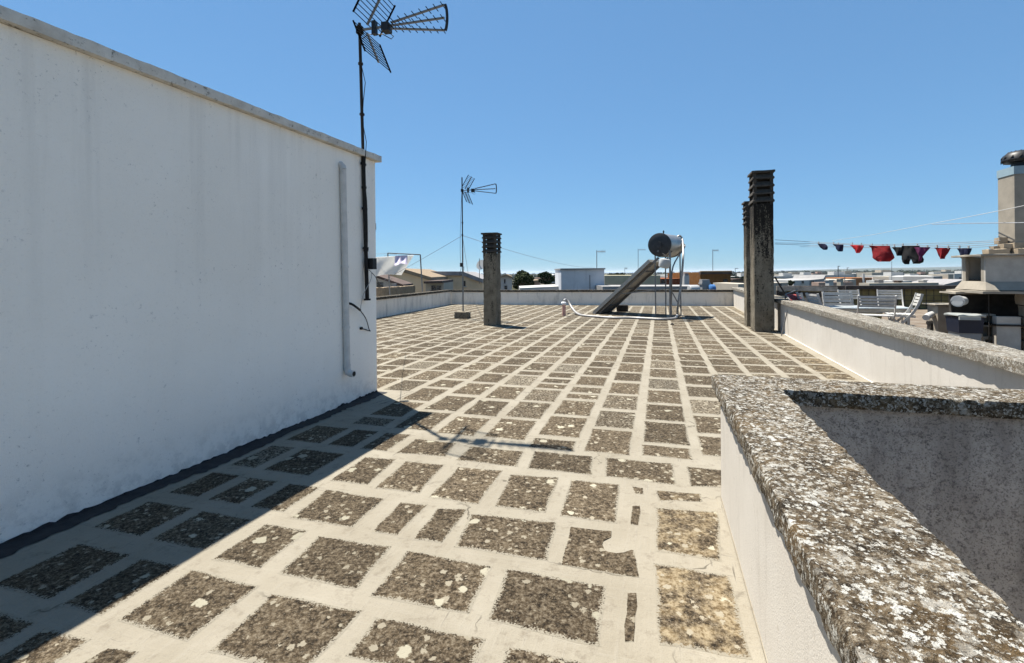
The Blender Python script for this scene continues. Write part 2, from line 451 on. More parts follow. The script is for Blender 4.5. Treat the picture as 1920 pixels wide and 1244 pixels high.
simple('house_grey', (.40, .39, .38), .93, 0, .10, 1.0, spec=.1)
simple('house_orange', (.46, .19, .07), .93, 0, .10, 1.0, spec=.1)
simple('brick_brown', (.17, .075, .022), .93, 0, .25, 4.0, spec=.1)
simple('brick_red', (.22, .075, .035), .93, 0, .25, 3.0, spec=.1)
simple('roof_grey', (.22, .21, .21), .9, 0, .2, 2)
simple('roof_brown', (.08, .055, .045), .9, 0, .3, 2)
simple('tile_tan', (.38, .28, .18), .9, 0, .25, 6)
simple('window_dark', (.012, .013, .016), .25, spec=.5)
simple('water_tank_blue', (.06, .16, .36), .45, 0, .1, 4)
k = NT('box_wall', .93, spec=.1)
c = k.ramp(k.noise(1.0, 4), [(.3, (.44, .45, .47)), (.7, (.55, .56, .58))])
c = k.mix(k.maprange(k.noise(1.3, 5, .65, k.vmul(k.pos, (3.2, 3.2, .25))), .56, .74, 0, .7), c, (.20, .20, .21))
k.color(c)
# neighbour terrace paving, worn red and cream
k = NT('terrace_paving', .9, spec=.15)
nz = k.noise(1.6, 6, .65, k.rot(k.pos, TH, (1.1, 6, 1)))
c = k.ramp(nz, [(.30, (.12, .075, .05)), (.45, (.27, .20, .14)), (.55, (.42, .35, .27)), (.70, (.58, .53, .45))])
k.color(c).bump(nz, .3, .006)
# leaves
def leaf_mat(name, a, b):
    k = NT(name, .8, spec=.15)
    k.color(k.ramp(k.noise(1.1, 4, .7), [(.3, a), (.7, b)]))
leaf_mat('leaf_cypress', (.030, .050, .012), (.085, .105, .030))
leaf_mat('leaf_pine', (.020, .042, .014), (.050, .085, .026))
leaf_mat('leaf_far', (.030, .046, .020), (.060, .080, .034))
simple('bark', (.10, .075, .05), .95, 0, .3, 4)
# land and sea
k = NT('ground_land', .95, spec=.05)
k.color(k.ramp(k.noise(.012, 6, .7), [(.3, (.055, .065, .030)), (.5, (.10, .095, .05)), (.7, (.20, .16, .10))]))
k = NT('hill_land', .95, spec=.05)
k.color(k.ramp(k.noise(.006, 6, .7), [(.3, (.045, .065, .035)), (.6, (.09, .10, .05)), (.75, (.16, .14, .09))]))
k = NT('sea_water', .15, spec=.5); k.color((.03, .09, .15))

# ================================================================== THE ROOF AND ITS WALLS
# corner points on the roof plane
CL = at_z(707, 735); WD = V(.3166, .9486, 0); WE = V(.9486, -.3166, 0)          # corner and axes of the stair building
LB = V(-2.97, 23.0, 0); RB = V(9.45, 20.3, 0)                                     # back corners of the roof
RN = V(6.35, 11.01, 0); RDIR = (RB - RN).normalized(); RNRM = V(RDIR.y, -RDIR.x, 0)   # right parapet, inner foot
LN = V(-4.63, 16.1, 0); LDIR = (LB - LN).normalized(); LNRM = V(-LDIR.y, LDIR.x, 0)
BDIR = (RB - LB).normalized(); BNRM = V(-BDIR.y, BDIR.x, 0)
NP = V(1.38, 3.16, 0); ND = V(.2940, .9558, 0); NE = V(.9558, -.2940, 0)           # near parapet, far-left foot
def rline(Y): return RN + RDIR * ((Y - RN.y) / RDIR.y)
u = 2.26
XW = NP + NE * 2.12
roof_poly = [LB, RB, rline(XW.y + .05), XW, NP, NP - ND * 6.0, V(-8.5, -4.0, 0), LN - LDIR * 20]
floor = MB().prism([(p.x, p.y) for p in roof_poly], -7, 0).build('roof_floor', 'sealant', origin=V(0, 0, 0))
tag(floor, 'flat roof terrace of dark lichen slabs with pale sealed joints', kind='structure')

def outside(p):
    """distance-like test: True when p lies on the open roof floor"""
    if (p - RN).dot(RNRM) > -.03: return False
    if (p - LN).dot(LNRM) > -.06: return False
    if (p - LB).dot(BNRM) > -.06: return False
    if (p - CL).dot(WE) < .05 and (p - CL).dot(WD) < .05: return False
    q = p - NP
    if q.dot(NE) > -.04 and q.dot(ND) < .06: return False
    return True

TILES = []      # (poly, tint, key distance)
def add_tile(poly, seg=None, amp=None, tint=None):
    c = sum(poly, V(0, 0, 0)) / len(poly); dist = c.length
    if seg is None: seg = max(1, int(round(8 - dist * .8)))
    if amp is None: amp = .010
    if tint is None:
        s_, t_ = st(c); near_r = max(0.0, 1 - max(0, -(c - RN).dot(RNRM)) / .9)
        lt = random.random()
        tint = (random.uniform(.82, 1.25), near_r * 1.0, max(0, random.uniform(-1.6, .75)) if dist > 4 else 0)
    out = []
    n = len(poly)
    area = sum(poly[i].x * poly[(i + 1) % n].y - poly[(i + 1) % n].x * poly[i].y for i in range(n))
    if area < 0: poly = poly[::-1]
    for i in range(n):
        a, b = poly[i], poly[(i + 1) % n]
        L = (b - a).length; m = max(1, int(seg * max(L, .1) / .4))
        nr = V(-(b - a).y, (b - a).x, 0).normalized()
        for j in range(m):
            p = a + (b - a) * (j / m)
            w = amp * (.5 * noise.noise(p * 6) + .5 * noise.noise(p * 23 + V(3, 3, 3)))
            q = p - nr * (.013 + w) + ((p - c).normalized() * .010 if j == 0 else V(0, 0, 0))
            out.append(q)
    TILES.append((out, tint, dist))

def px_tile(*q, tint=None, amp=None): add_tile([at_z(*p) for p in q], tint=tint, amp=amp)
near = [
 ((361,1070),(479,1103),(348,1200),(229,1160)), ((513,1116),(673,1150),(562,1264),(401,1217)),
 ((602,1007),(729,1028),(665,1103),(527,1073)), ((500,984),(572,998),(483,1065),(405,1046)),
 ((205,1219),(247,1230),(195,1275),(130,1260)), ((615,919),(719,937),(658,988),(549,970)),
 ((754,943),(799,949),(742,1003),(701,996)), ((823,955),(874,957),(826,1017),(779,1009)),
 ((887,965),(1041,982),(1021,1050),(856,1023)), ((687,858),(740,863),(687,909),(622,900)),
 ((763,866),(832,873),(783,924),(706,914)), ((862,877),(941,884),(893,945),(807,931)),
 ((959,891),(1046,897),(1019,960),(930,948)), ((1074,901),(1160,910),(1151,980),(1052,966)),
 ((1190,914),(1203,917),(1202,926),(1192,924)), ((1189,951),(1200,951),(1192,984),(1185,981)),
 ((1075,990),(1146,1000),(1141,1007),(1130,1014),(1128,1022),(1133,1031),(1142,1037),(1158,1040),(1172,1039),(1187,1034),(1191,1081),(1056,1056)),
 ((1182,1116),(1192,1118),(1182,1199),(1173,1197)),
 ((954,1069),(1133,1102),(1117,1209),(919,1159)), ((769,1034),(919,1065),(873,1148),(698,1115)),
 ((710,1161),(906,1202),(862,1283),(655,1226)), ((958,1217),(1162,1262),(1140,1330),(925,1300)),
 ((1004,847),(1110,857),(1107,890),(991,878)), ((1139,859),(1260,871),(1264,909),(1136,892)),
 ((1291,876),(1370,884),(1376,915),(1295,911)), ((885,838),(981,848),(966,875),(857,862)),
 ((781,824),(854,832),(833,856),(744,849)),
]
for q in near: px_tile(*q, tint=(random.uniform(.8, 1.2), 0, random.choice((0, 0, .25))))
px_tile((1235,921),(1312,928),(1311,940),(1236,937), tint=(1.1, .55, 0))
px_tile((1235,954),(1345,962),(1347,1051),(1232,1031), tint=(1.1, .8, 0))
px_tile((1232,1059),(1364,1083),(1401,1233),(1239,1203), tint=(1.15, 1.0, 0))

# the same rows going on into the shade under the wall
def row(s_right, t0, t1, s_left=-3.25):
    s = s_right
    while s > s_left + .12:
        w = random.choice((.38, .40, .42, .24)); a = max(s - w, s_left)
        add_tile([fr(a, t0), fr(s, t0), fr(s, t1), fr(a, t1)])
        s = a - random.uniform(.09, .12)
row(st(at_z(585, 890))[0] - .02, 2.93, 3.36); row(st(at_z(549, 970))[0] - .12, 2.44, 2.78)
row(st(at_z(440, 1020))[0] - .12, 1.98, 2.30); row(st(at_z(290, 1120))[0] - .12, 1.47, 1.82)
row(st(at_z(165, 1240))[0] - .12, 1.0, 1.34, -3.2); row(-1.30, 1.0, 1.34, -1.75); row(st(at_z(762, 837))[0] - .11, 3.52, 3.93)
row(-2.2, .5, .9); row(-2.2, 0.0, .4)

# long columns running to the back
def t_of(y, s): return (1335.0 / (y - 510.0) + s * math.sin(TH)) / math.cos(TH)
seq = {
 0: [(795,895),(555,760),(380,530),(235,355),(120,215),(20,100)],
 -1: [(625,850),(440,595),(280,410),(155,260),(55,130),(-40,40)],
 -2: [(715,800),(490,675),(330,465),(265,305),(195,245),(90,170),(0,70)],
 1: [(710,900),(500,670),(335,470),(200,300),(85,175),(0,60)],
}
for kcol in range(-20, 7):
    s0 = -.14 + .47 * kcol; s1 = s0 + .365 + random.uniform(-.01, .01)
    smax = st(RN)[0]
    t = 4.06 + random.uniform(0, .03)
    if kcol in seq:
        for a, b in seq[kcol]:
            ta, tb = t_of(690 + b * .1875, s0 + .18), t_of(690 + a * .1875, s0 + .18)
            add_tile([fr(s0, ta), fr(s1, ta), fr(s1, tb), fr(s0, tb)]); t = tb
        t += .10
    while t < 27:
        L = random.choice((.52, .55, .56, .58, .56, .54, .22, .30, .40))
        g = random.uniform(.08, .13)
        jit = random.uniform(-.012, .012)
        quad = [fr(s0 + jit, t), fr(s1 + jit, t), fr(s1 - jit, t + L), fr(s0 - jit, t + L)]
        ok = [outside(p) for p in quad]
        if all(ok): add_tile(quad)
        elif any(ok) and ok[0] and ok[3] and not ok[1]:
            # cut the last column against the right parapet
            q2 = [quad[0], quad[1], quad[2], quad[3]]
            for i_, j_ in ((1, 0), (2, 3)):
                d_ = (q2[i_] - RN).dot(RNRM)
                if d_ > -.08:
                    q2[i_] = q2[i_] - E * ((d_ + .08) / E.dot(RNRM))
            if (q2[1] - q2[0]).length > .1: add_tile(q2)
        t += L + g
def tile_mesh(mb, tints, poly, tint, h):
    n = len(poly); b = len(mb.v)
    c = sum(poly, V(0, 0, 0)) / n
    rad = min((p - c).length for p in poly)
    inset = min(.042, rad * .38)
    ring = [p + (c - p) * (inset * 1.3 / max((c - p).length, .03)) for p in poly]
    mb.v += [V(p.x, p.y, h) for p in ring] + [V(p.x, p.y, .0006) for p in poly] + [V(p.x, p.y, -.004) for p in poly]
    mb.f += [tuple(b + i for i in range(n))]
    for i in range(n):
        j = (i + 1) % n
        mb.f += [(b + n + i, b + n + j, b + j, b + i), (b + 2 * n + i, b + 2 * n + j, b + n + j, b + n + i)]
    tints += [(*tint, 0.0)] * n + [(*tint, 1.0)] * (2 * n)
def set_tint(o, tints):
    a = o.data.color_attributes.new('tint', 'FLOAT_COLOR', 'POINT')
    a.data.foreach_set('color', [x for t_ in tints for x in t_])
TILES.sort(key=lambda q: q[2])
rest, rtints = MB(), []
for i, (poly, tint, dist) in enumerate(TILES):
    h = random.uniform(.0025, .0045)
    if i < 300:
        mb, tn = MB(), []
        tile_mesh(mb, tn, poly, tint, h)
        c = sum(poly, V(0, 0, 0)) / len(poly)
        o = mb.build('paving_slab', 'lichen_slab', floor, origin=V(c.x, c.y, 0)); set_tint(o, tn)
    else:
        tile_mesh(rest, rtints, poly, tint, h)
o = rest.build('far_paving_slabs', 'lichen_slab', floor); set_tint(o, rtints); o['kind'] = 'stuff'

# ------------------------------------------------------------------ stair building on the left
H1 = at_y(706, 292, CL.y).z
b = thing('stair_building', CL, 'tall white plastered stair building with a concrete coping on the left', 'building')
L1 = 9.5
MB().box(CL - WE * 1.75 - WD * (L1 / 2) + Z3 * ((H1 - .08) / 2 - .1), (3.5, L1, H1 - .08 + .2), (WE, WD, Z3)).build('wall', 'plaster_white', b)
MB().rough(CL - WE * 3.56 - WD * (L1 + .06) + Z3 * (H1 - .079), (WE, WD, Z3), (3.62, L1 + .12, .079), (.3, .05, .04), .003, 5, .004).build('coping', 'coping_pale', b, True)
# ragged bitumen skirting at the foot of the wall
def skirt(p0, dirv, nrm, L, up, out_, name, mat, parent, step=.03, z0=.0045):
    mb = MB(); n = int(L / step); vs = []
    for i in range(n + 1):
        p = p0 + dirv * (L * i / n)
        a = up * (.36 + .30 * noise.noise(p * 1.1) + .16 * noise.noise(p * 7) + .45 * noise.noise(p * 80))
        o_ = out_ * (1 + .45 * noise.noise(p * 2 + V(9, 0, 0)) + .25 * noise.noise(p * 17))
        vs += [p + nrm * .006 + Z3 * max(.004, a), p + nrm * .009 + Z3 * (z0 + .003), p + nrm * o_ + Z3 * z0]
    fs = []
    for i in range(n):
        a = i * 3
        fs += [(a, a + 1, a + 4, a + 3), (a + 1, a + 2, a + 5, a + 4)]
    mb.add(vs, fs)
    return mb.build(name, mat, parent)
skirt(CL - WD * 8, WD, WE, 8.0, .05, .15, 'bitumen_skirting', 'bitumen', b)
mb = MB().tube([at_y(700, 423, 6.3) - V(.06, 0, 0), at_y(702.5, 423, 6.3)], .03, 8); mb.tube([at_y(702, 419, 6.3), at_y(702.5, 431, 6.3)], .022, 8)
mb.build('wall_bracket', 'galvanised', b)
# expansion crack
# ------------------------------------------------------------------ parapets
def parapet(name, foot, dirv, nrm, L, wall_h, wall_t, cop_w, cop_h, over, wm, cm, label, z0=-.4, seg=.05, rough_amp=.006, edge=.008, start=0.0):
    t = thing(name, foot, label, 'wall')
    MB().box(foot + dirv * (L / 2) + nrm * (wall_t / 2) + Z3 * ((wall_h + z0) / 2), (L, wall_t, wall_h - z0), (dirv, nrm, Z3)).build('wall', wm, t)
    MB().rough(foot + dirv * (-start) - nrm * over + Z3 * (wall_h + .001), (dirv, nrm, Z3), (L + start, cop_w, cop_h), (seg, seg, cop_h / 2.0), rough_amp, 7, edge).build('coping', cm, t, True)
    return t
pw = parapet('parapet_wall', LB, BDIR, BNRM, (RB - LB).length, .60, .28, .36, .09, .05, 'plaster_grey', 'black_coping', 'low grey parapet along the back edge of the roof', seg=.08)
LL = 22.0
parapet('parapet_wall', LB - LDIR * LL, LDIR, LNRM, LL - .01, .62, .28, .36, .09, .05, 'plaster_grey', 'black_coping', 'grey parapet left of the far antenna, running back past the white building', seg=.08)
RL = (RB - rline(-2.0)).length
pr = parapet('parapet_wall', rline(-2.0), RDIR, RNRM, RL, .705, .27, .385, .095, .072, 'plaster_cream', 'grey_coping', 'long sunlit parapet on the right between the roof and the neighbouring terrace', z0=-2.6, seg=.035, rough_amp=.004, edge=.006)
# white drip line at the foot of right parapet
skirt(rline(2.3), RDIR, -RNRM, (RN - rline(2.3)).length + .3, .010, .018, 'sealant_bead', 'plaster_white', pr, z0=.006)
# near L-shaped parapet round the shaft
nt_ = thing('shaft_parapet', NP, 'thick lichen covered parapet in the right foreground with an L shaped coping', 'wall')
NL = 6.0
MB().box(NP - ND * (NL / 2) + NE * .125 + Z3 * (.71 - 2.6) / 2, (NL, .25, .71 + 2.6), (ND, NE, Z3)).build('wall', 'plaster_cream', nt_)
MB().box(NP + NE * (.25 + 1.05) - ND * .125 + Z3 * (.71 - 2.6) / 2, (2.1, .25, .71 + 2.6), (NE, ND, Z3)).build('cross_wall', 'stucco_dark', nt_)
A0 = NP - NE * .05 + ND * .05
MB().rough(A0 - ND * 5.0 + Z3 * .711, (ND, NE, Z3), (5.0, .35, .092), (.014, .014, .023), .0032, 10, .006).build('coping', 'lichen_coping', nt_, True)
MB().rough(A0 + NE * .351 - ND * .35 + Z3 * .711, (NE, ND, Z3), (2.25, .35, .092), (.014, .014, .023), .0032, 10, .006).build('cross_coping', 'lichen_coping', nt_, True)
skirt(NP - ND * 5, ND, -NE, 5.0, .006, .010, 'sealant_bead', 'render_cream', nt_, z0=.006)
shaft = MB().box(V(1.8, -.2, -2.7), (5, 9, .2)).build('shaft_floor', 'render_grey'); tag(shaft, 'floor at the bottom of the shaft', kind='structure')

# ================================================================== THINGS ON THE ROOF
# ------------------------------------------------------------------ chimneys with louvred concrete caps
def chimney(corner, w, dp, H, cap_h, mat, label, group='concrete chimneys with louvred caps', nsl=4):
    """corner: front-left foot; front faces -D"""
    t = thing('chimney', corner, label, 'chimney', group)
    stem_h = H - cap_h
    MB().rough(corner - Z3 * .02, (E, D, Z3), (w, dp, stem_h + .02), (.05, .05, .06), .0035, 5, .010).build('stem', mat, t, True)
    c0 = corner + E * (w / 2) + D * (dp / 2)
    # corner posts and dark flue behind the slats
    core = MB().box(c0 + Z3 * (stem_h + cap_h / 2 - .03), (w * .55, dp * .55, cap_h - .06), (E, D, Z3)).build('flue', 'soot_black', t)
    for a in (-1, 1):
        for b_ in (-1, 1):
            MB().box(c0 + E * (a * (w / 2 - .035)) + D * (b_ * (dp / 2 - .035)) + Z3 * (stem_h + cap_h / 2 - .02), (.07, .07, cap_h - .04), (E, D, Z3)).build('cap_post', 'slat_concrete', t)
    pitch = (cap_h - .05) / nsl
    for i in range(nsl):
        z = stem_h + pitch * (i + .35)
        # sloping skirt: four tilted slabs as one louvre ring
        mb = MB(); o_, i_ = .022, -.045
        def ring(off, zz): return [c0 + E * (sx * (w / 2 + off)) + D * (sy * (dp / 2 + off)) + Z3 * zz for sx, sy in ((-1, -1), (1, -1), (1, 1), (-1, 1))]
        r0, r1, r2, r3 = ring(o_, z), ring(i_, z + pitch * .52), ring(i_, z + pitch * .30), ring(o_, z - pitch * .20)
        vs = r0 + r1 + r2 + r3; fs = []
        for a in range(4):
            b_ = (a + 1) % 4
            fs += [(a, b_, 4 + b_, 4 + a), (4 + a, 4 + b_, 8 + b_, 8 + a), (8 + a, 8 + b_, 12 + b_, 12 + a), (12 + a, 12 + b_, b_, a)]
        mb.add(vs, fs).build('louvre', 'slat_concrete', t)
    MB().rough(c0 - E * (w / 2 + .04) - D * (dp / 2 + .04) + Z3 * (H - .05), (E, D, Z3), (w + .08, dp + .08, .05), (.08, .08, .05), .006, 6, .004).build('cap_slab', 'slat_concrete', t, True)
    return t
c1 = at_z(906.5, 610.5)
chimney(c1, .40, .42, at_y(905, 437, c1.y).z, .58, 'chimney_concrete', 'squat blackened chimney standing alone beside the far antenna')
c2 = at_z(1415, 622.5)
chimney(c2, .44, .55, at_y(1415, 321, c2.y).z, .80, 'chimney_black', 'tallest black stained chimney against the right parapet')
c3 = at_z(1402, 616) + D * .45
chimney(c3 + E * .05, .40, .42, at_y(1400, 378, c3.y).z, .62, 'chimney_black', 'shorter chimney half hidden behind the tallest one')

# ------------------------------------------------------------------ TV antennas
BX, QX = V(.971, -.24, 0), V(.24, .971, 0)
def antenna_head(t, p, sc=1.0, flip=1):
    """UHF triple-boom antenna: p = clamp point on mast, points along BX"""
    def P(b_, q_, z_): return p + BX * (b_ * sc) + QX * (q_ * sc) + Z3 * (z_ * sc)
    MB().box(P(0, 0, 0), (.07 * sc, .06 * sc, .09 * sc), (BX, QX, Z3)).build('mast_clamp', 'iron_dark', t)
    MB().bar(P(-.03, 0, 0), P(.44, 0, 0), .022 * sc, .022 * sc).build('main_boom', 'alu', t)
    MB().box(P(.20, 0, .0), (.05 * sc, .06 * sc, .16 * sc), (BX, QX, Z3)).build('reflector_bracket', 'black_plastic', t)
    dip = MB().box(P(.36, 0, -.02), (.09 * sc, .11 * sc, .10 * sc), (BX, QX, Z3)).build('dipole_box', 'black_plastic', t)
    for sgn, nm in ((1, 'reflector'), (-1, 'reflector')):
        outv = BX * (.22 if sgn > 0 else .15) + Z3 * (.37 * sgn)
        base = P(.10, 0, .05 * sgn)
        rm = MB()
        for i in range(9):
            q = base + outv * (sc * (i + .2) / 8.6)
            rm.tube([q - QX * .31 * sc, q + QX * .31 * sc], .0052 * sc, 6)
        ref = rm.build(nm, 'rod_black', t)
        for qq, w in ((-.30, .016), (0, .022), (.30, .016)):
            MB().bar(base + QX * qq * sc, base + outv * sc + QX * qq * sc, w * sc, w * sc, BX).build('reflector_rail', 'alu' if qq == 0 else 'rod_black', ref)
    for zi, (z0, z1) in enumerate(((.035, .150), (0.0, .0), (-.035, -.145))):
        bm = MB().bar(P(.42, 0, z0), P(1.10, 0, z1), .020 * sc, .020 * sc).build('director_boom', 'alu', t)
        rods = MB()
        for j in range(8):
            f = (j + .4) / 7.6
            c = P(.42 + .68 * f, 0, z0 + (z1 - z0) * f)
            rods.tube([c - QX * (.085 - .01 * f) * sc, c + QX * (.085 - .01 * f) * sc], .0052 * sc, 6)
        rods.build('director', 'rod_black', bm)
    arc = [P(1.10 + .035 * math.cos(a), 0, .16 * math.sin(a)) for a in [R(x) for x in range(-70, 71, 20)]]
    MB().tube(arc, .018 * sc, 6).build('end_bracket', 'black_plastic', t)
    MB().tube([P(.36, .05, -.05), P(.42, .06, -.10), P(.40, .04, -.14), P(.30, .02, -.08), P(.1, .03, -.05), P(0, .03, -.1)], .005, 6).build('coax_loop', 'cable_black', t)
wd_b = at_y(688.5, 562, 5.78); wd_t = at_y(674, 44, 5.78)
ant = thing('tv_antenna', wd_b, 'large TV antenna on a dark mast clamped to the corner of the white building', 'antenna', 'rooftop TV antennas')
mid = wd_b + (wd_t - wd_b) * .52
MB().tube([wd_b, mid], .024, 12).build('mast', 'iron_dark', ant, True)
MB().tube([mid - Z3 * .05, wd_t], .019, 12).build('mast_extension', 'iron_dark', ant, True)
for py in (120, 215, 352, 470):
    q = wd_b + (wd_t - wd_b) * ((562 - py) / 518.0)
    MB().lathe([(.030, -.012), (.030, .012)], q, n=10).build('mast_collar', 'iron_dark', ant)
for py in (308, 392, 466):
    q = wd_b + (wd_t - wd_b) * ((562 - py) / 518.0)
    MB().bar(q - WE * .16, q + WE * .03, .012, .012).bar(q - WD * .05, q + WD * .05, .012, .03).build('wall_bracket', 'iron_dark', ant)
MB().lathe([(.042, 0), (.042, .02)], wd_b - Z3 * .01, n=12).build('mast_foot', 'iron_dark', ant)
jb = wd_b + (wd_t - wd_b) * ((562 - 495) / 518.0)
MB().box(jb + WE * .03 + WD * .06 - Z3 * 0, (.10, .08, .135), (WE, WD, Z3)).build('amplifier_box', 'black_plastic', ant)
antenna_head(ant, at_y(674.5, 57, 5.78))
cab = [wd_b + (wd_t - wd_b) * (i / 14.0) + WE * (.028 + .02 * math.sin(i * 1.9)) + WD * (.02 * math.cos(i * 2.3)) for i in range(2, 14)]
MB().tube(cab, .0045, 6).build('coax_cable', 'cable_black', ant, True)
def wallpt(px, py, off=.02):
    """point on the right face of the white building"""
    d = ray(px, py); n = WE; t_ = (CL + WE * off - CAMP).dot(n) / d.dot(n); return CAMP + d * t_
def smooth_pts(pts, n=4):
    pts = [Vector(p) for p in pts]; out = []
    for i in range(len(pts) - 1):
        p0, p1, p2, p3 = pts[max(i - 1, 0)], pts[i], pts[i + 1], pts[min(i + 2, len(pts) - 1)]
        for k_ in range(n):
            t_ = k_ / n
            out.append(.5 * ((2 * p1) + (p2 - p0) * t_ + (2 * p0 - 5 * p1 + 4 * p2 - p3) * t_ ** 2 + (3 * p1 - p0 - 3 * p2 + p3) * t_ ** 3))
    return out + [pts[-1]]
o = MB().tube(smooth_pts([wallpt(653, 569, 0), wallpt(660, 571, .05), wallpt(669, 577, .09), wallpt(675, 582, .07)]), .014, 8).build('black_conduit', 'cable_black', None, True)
tag(o, 'short black corrugated conduit sticking out of the white wall', 'conduit')
MB().tube(smooth_pts([wallpt(675, 582, .07), wallpt(686, 598, .05), wallpt(692, 618, .04), wallpt(694, 621, .03), wallpt(684, 618, .02), wallpt(676, 616, .0)]), .006, 6).build('cable', 'cable_black', o, True)
MB().box(wallpt(677, 616, .01), (.03, .03, .03), (WE, WD, Z3)).build('cable_clip', 'iron_dark', o)
o = MB().tube(smooth_pts([wallpt(690, 505, .1), wallpt(697, 513, .12), wallpt(694, 528, .1), wallpt(682, 551, .06), wallpt(677, 572, .04), wallpt(676, 582, .05)]), .004, 6).build('thin_cable', 'cable_grey', None, True)
tag(o, 'thin grey cable drooping from the amplifier box down the white wall', 'cable')
o = MB().tube(smooth_pts([wallpt(690, 505, .1), at_y(703, 518, 5.85), at_y(712, 533, 6.2), at_y(722, 531, 7.4), at_y(735, 523, 9.5)]), .004, 6).build('loose_cable', 'cable_black', None, True)
tag(o, 'loose dark cable looping round the corner of the white building', 'cable')

# far antenna in a concrete block
b2 = at_z(868.5, 597)
ant2 = thing('tv_antenna', b2, 'TV antenna on a thin mast standing in a concrete block near the back', 'antenna', 'rooftop TV antennas')
blk = MB().rough(b2 - E * .24 - D * .20 + Z3 * .0, (E, D, Z3), (.45, .38, .22), .05, .012, 6, .014).build('concrete_block', 'chimney_concrete', ant2, True)
m_t = at_y(866.2, 333, b2.y)
MB().tube([b2 + Z3 * .2, b2 + (m_t - b2) * .5], .024, 10).build('mast', 'galvanised', ant2, True)
MB().tube([b2 + (m_t - b2) * .48, m_t], .020, 10).build('mast_extension', 'iron_dark', ant2, True)
antenna_head(ant2, at_y(866.5, 357.5, b2.y), 1.05)
for py in (418, 441): MB().lathe([(.032, -.02), (.032, .02)], at_y(867, py, b2.y), n=10).build('mast_collar', 'iron_dark', ant2)
MB().box(at_y(866, 497, b2.y) - QX * .05, (.09, .08, .13)).build('amplifier_box', 'black_plastic', ant2)
g0 = at_y(867, 442, b2.y)
MB().tube(smooth_pts([at_y(866, 360, b2.y) - V(.0, .03, 0), at_y(865, 430, b2.y) - V(.03, 0.02, 0), at_y(863, 480, b2.y), at_y(865, 500, b2.y), at_y(862, 515, b2.y), at_y(869, 512, b2.y), at_y(870, 500, b2.y)]), .006, 6).build('coax_cable', 'cable_black', ant2, True)
for end, mid_ in ((at_y(712, 530, 17.5), -.02), (at_y(1116, 503, 40), -.25), (at_y(878, 515, 24), 0)):
    pts = [g0 + (end - g0) * (i / 12) + Z3 * (mid_ * 4 * (i / 12) * (1 - i / 12)) for i in range(13)]
    MB().tube(pts, .006 if end.y < 20 else .008, 5).build('guy_wire', 'rope', ant2, True)

# ------------------------------------------------------------------ drainpipe on the white wall
dp = thing('drainpipe', wallpt(652, 700, 0), 'white painted drainpipe on the white wall with an elbow at its foot', 'pipe')
pt, pb = wallpt(643, 318, .035), wallpt(651, 690, .035)
MB().tube([pt, pb], .035, 14).build('pipe', 'pipe_paint', dp, True)
MB().tube([pt + Z3 * .0, pt + Z3 * .03 - WE * .005, pt + Z3 * .055 - WE * .03, pt + Z3 * .06 - WE * .07], [.038, .039, .038, .034], 14).build('top_bend', 'pipe_paint', dp, True)
el = [pb + Z3 * .04, pb - Z3 * .02, pb - Z3 * .05 + WE * .012, pb - Z3 * .065 + WE * .05, pb - Z3 * .065 + WE * .09]
e_ = MB().tube(el, [.039, .039, .039, .038, .038], 14).build('elbow', 'pipe_paint', dp, True)
MB().lathe([(.028, 0), (.028, .003)], el[-1] + WE * .001, WE, 14).build('pipe_mouth', 'soot_black', e_)  # black disc paints the shaded hollow at the pipe end
for py in (614, 500): MB().lathe([(.041, -.012), (.041, .012)], pt + (pb - pt) * ((py - 318) / 372.0), n=14).build('pipe_clip', 'pipe_paint', dp)

# ------------------------------------------------------------------ solar water heater
AX, PX_ = V(.6, .8, 0), V(.8, -.6, 0)
N0 = at_z(1111, 589)
sh = thing('solar_water_heater', N0 + PX_ * 1.2 + AX * .6, 'solar water heater with a tilted panel and a horizontal steel tank', 'water heater')
LOWZ, RUN, RISE, PWID = .06, 2.085, 1.84, 1.25
up_ = (PX_ * RUN + Z3 * RISE); ul = up_.length; up_.normalize(); pn = (AX.cross(up_)).normalized()
if pn.z < 0: pn = -pn
P0 = N0 + Z3 * LOWZ
def pan(a, l, n_): return P0 + AX * a + up_ * l + pn * n_
MB().box(pan(PWID / 2, ul / 2, -.005), (PWID - .05, ul - .05, .012), (AX, up_, pn)).build('glass_cover', 'panel_glass', sh)
MB().box(pan(PWID / 2, ul / 2, -.10), (PWID - .09, ul - .09, .004), (AX, up_, pn)).build('back_sheet', 'panel_back', sh)
for a in (0.0, PWID):
    MB().box(pan(a, ul / 2, -.05), (.045, ul, .11), (AX, up_, pn)).build('panel_frame', 'panel_frame', sh)
for l in (.02, ul - .02):
    MB().box(pan(PWID / 2, l, -.05), (PWID - .047, .04, .108), (AX, up_, pn)).build('panel_frame', 'panel_frame', sh)
for a in (.16, PWID - .16):
    MB().box(pan(a, ul / 2 + .1, -.145), (.05, ul + .3, .07), (AX, up_, pn)).build('support_rail', 'galvanised', sh)
for l in (.5, 1.4, 2.3): MB().box(pan(PWID / 2, l, -.125), (PWID - .4, .04, .035), (AX, up_, pn)).build('cross_rail', 'galvanised', sh)
TC = N0 + PX_ * (RUN + .38) + AX * (PWID / 2); TR_ = .385; TL = 1.30
TC = V(TC.x, TC.y, at_y(1235, 458.6, 15.34).z)
ta_, tb_ = TC - AX * (TL / 2), TC + AX * (TL / 2)
MB().lathe([(TR_ * .97, .0), (TR_, .03), (TR_, .05), (TR_ * .992, .055), (TR_ * .992, TL - .055), (TR_, TL - .05), (TR_, TL - .03), (TR_ * .97, TL)], ta_, AX, 40).build('tank', 'steel_tank', sh, True)
cap = MB().lathe([(.02, -.10), (.10, -.10), (.105, -.05), (.28, -.045), (TR_ * .99, -.012), (TR_ * 1.005, .012), (TR_ * 1.005, .028)], ta_, AX, 40).build('tank_end_cap', 'tank_end', sh, True)
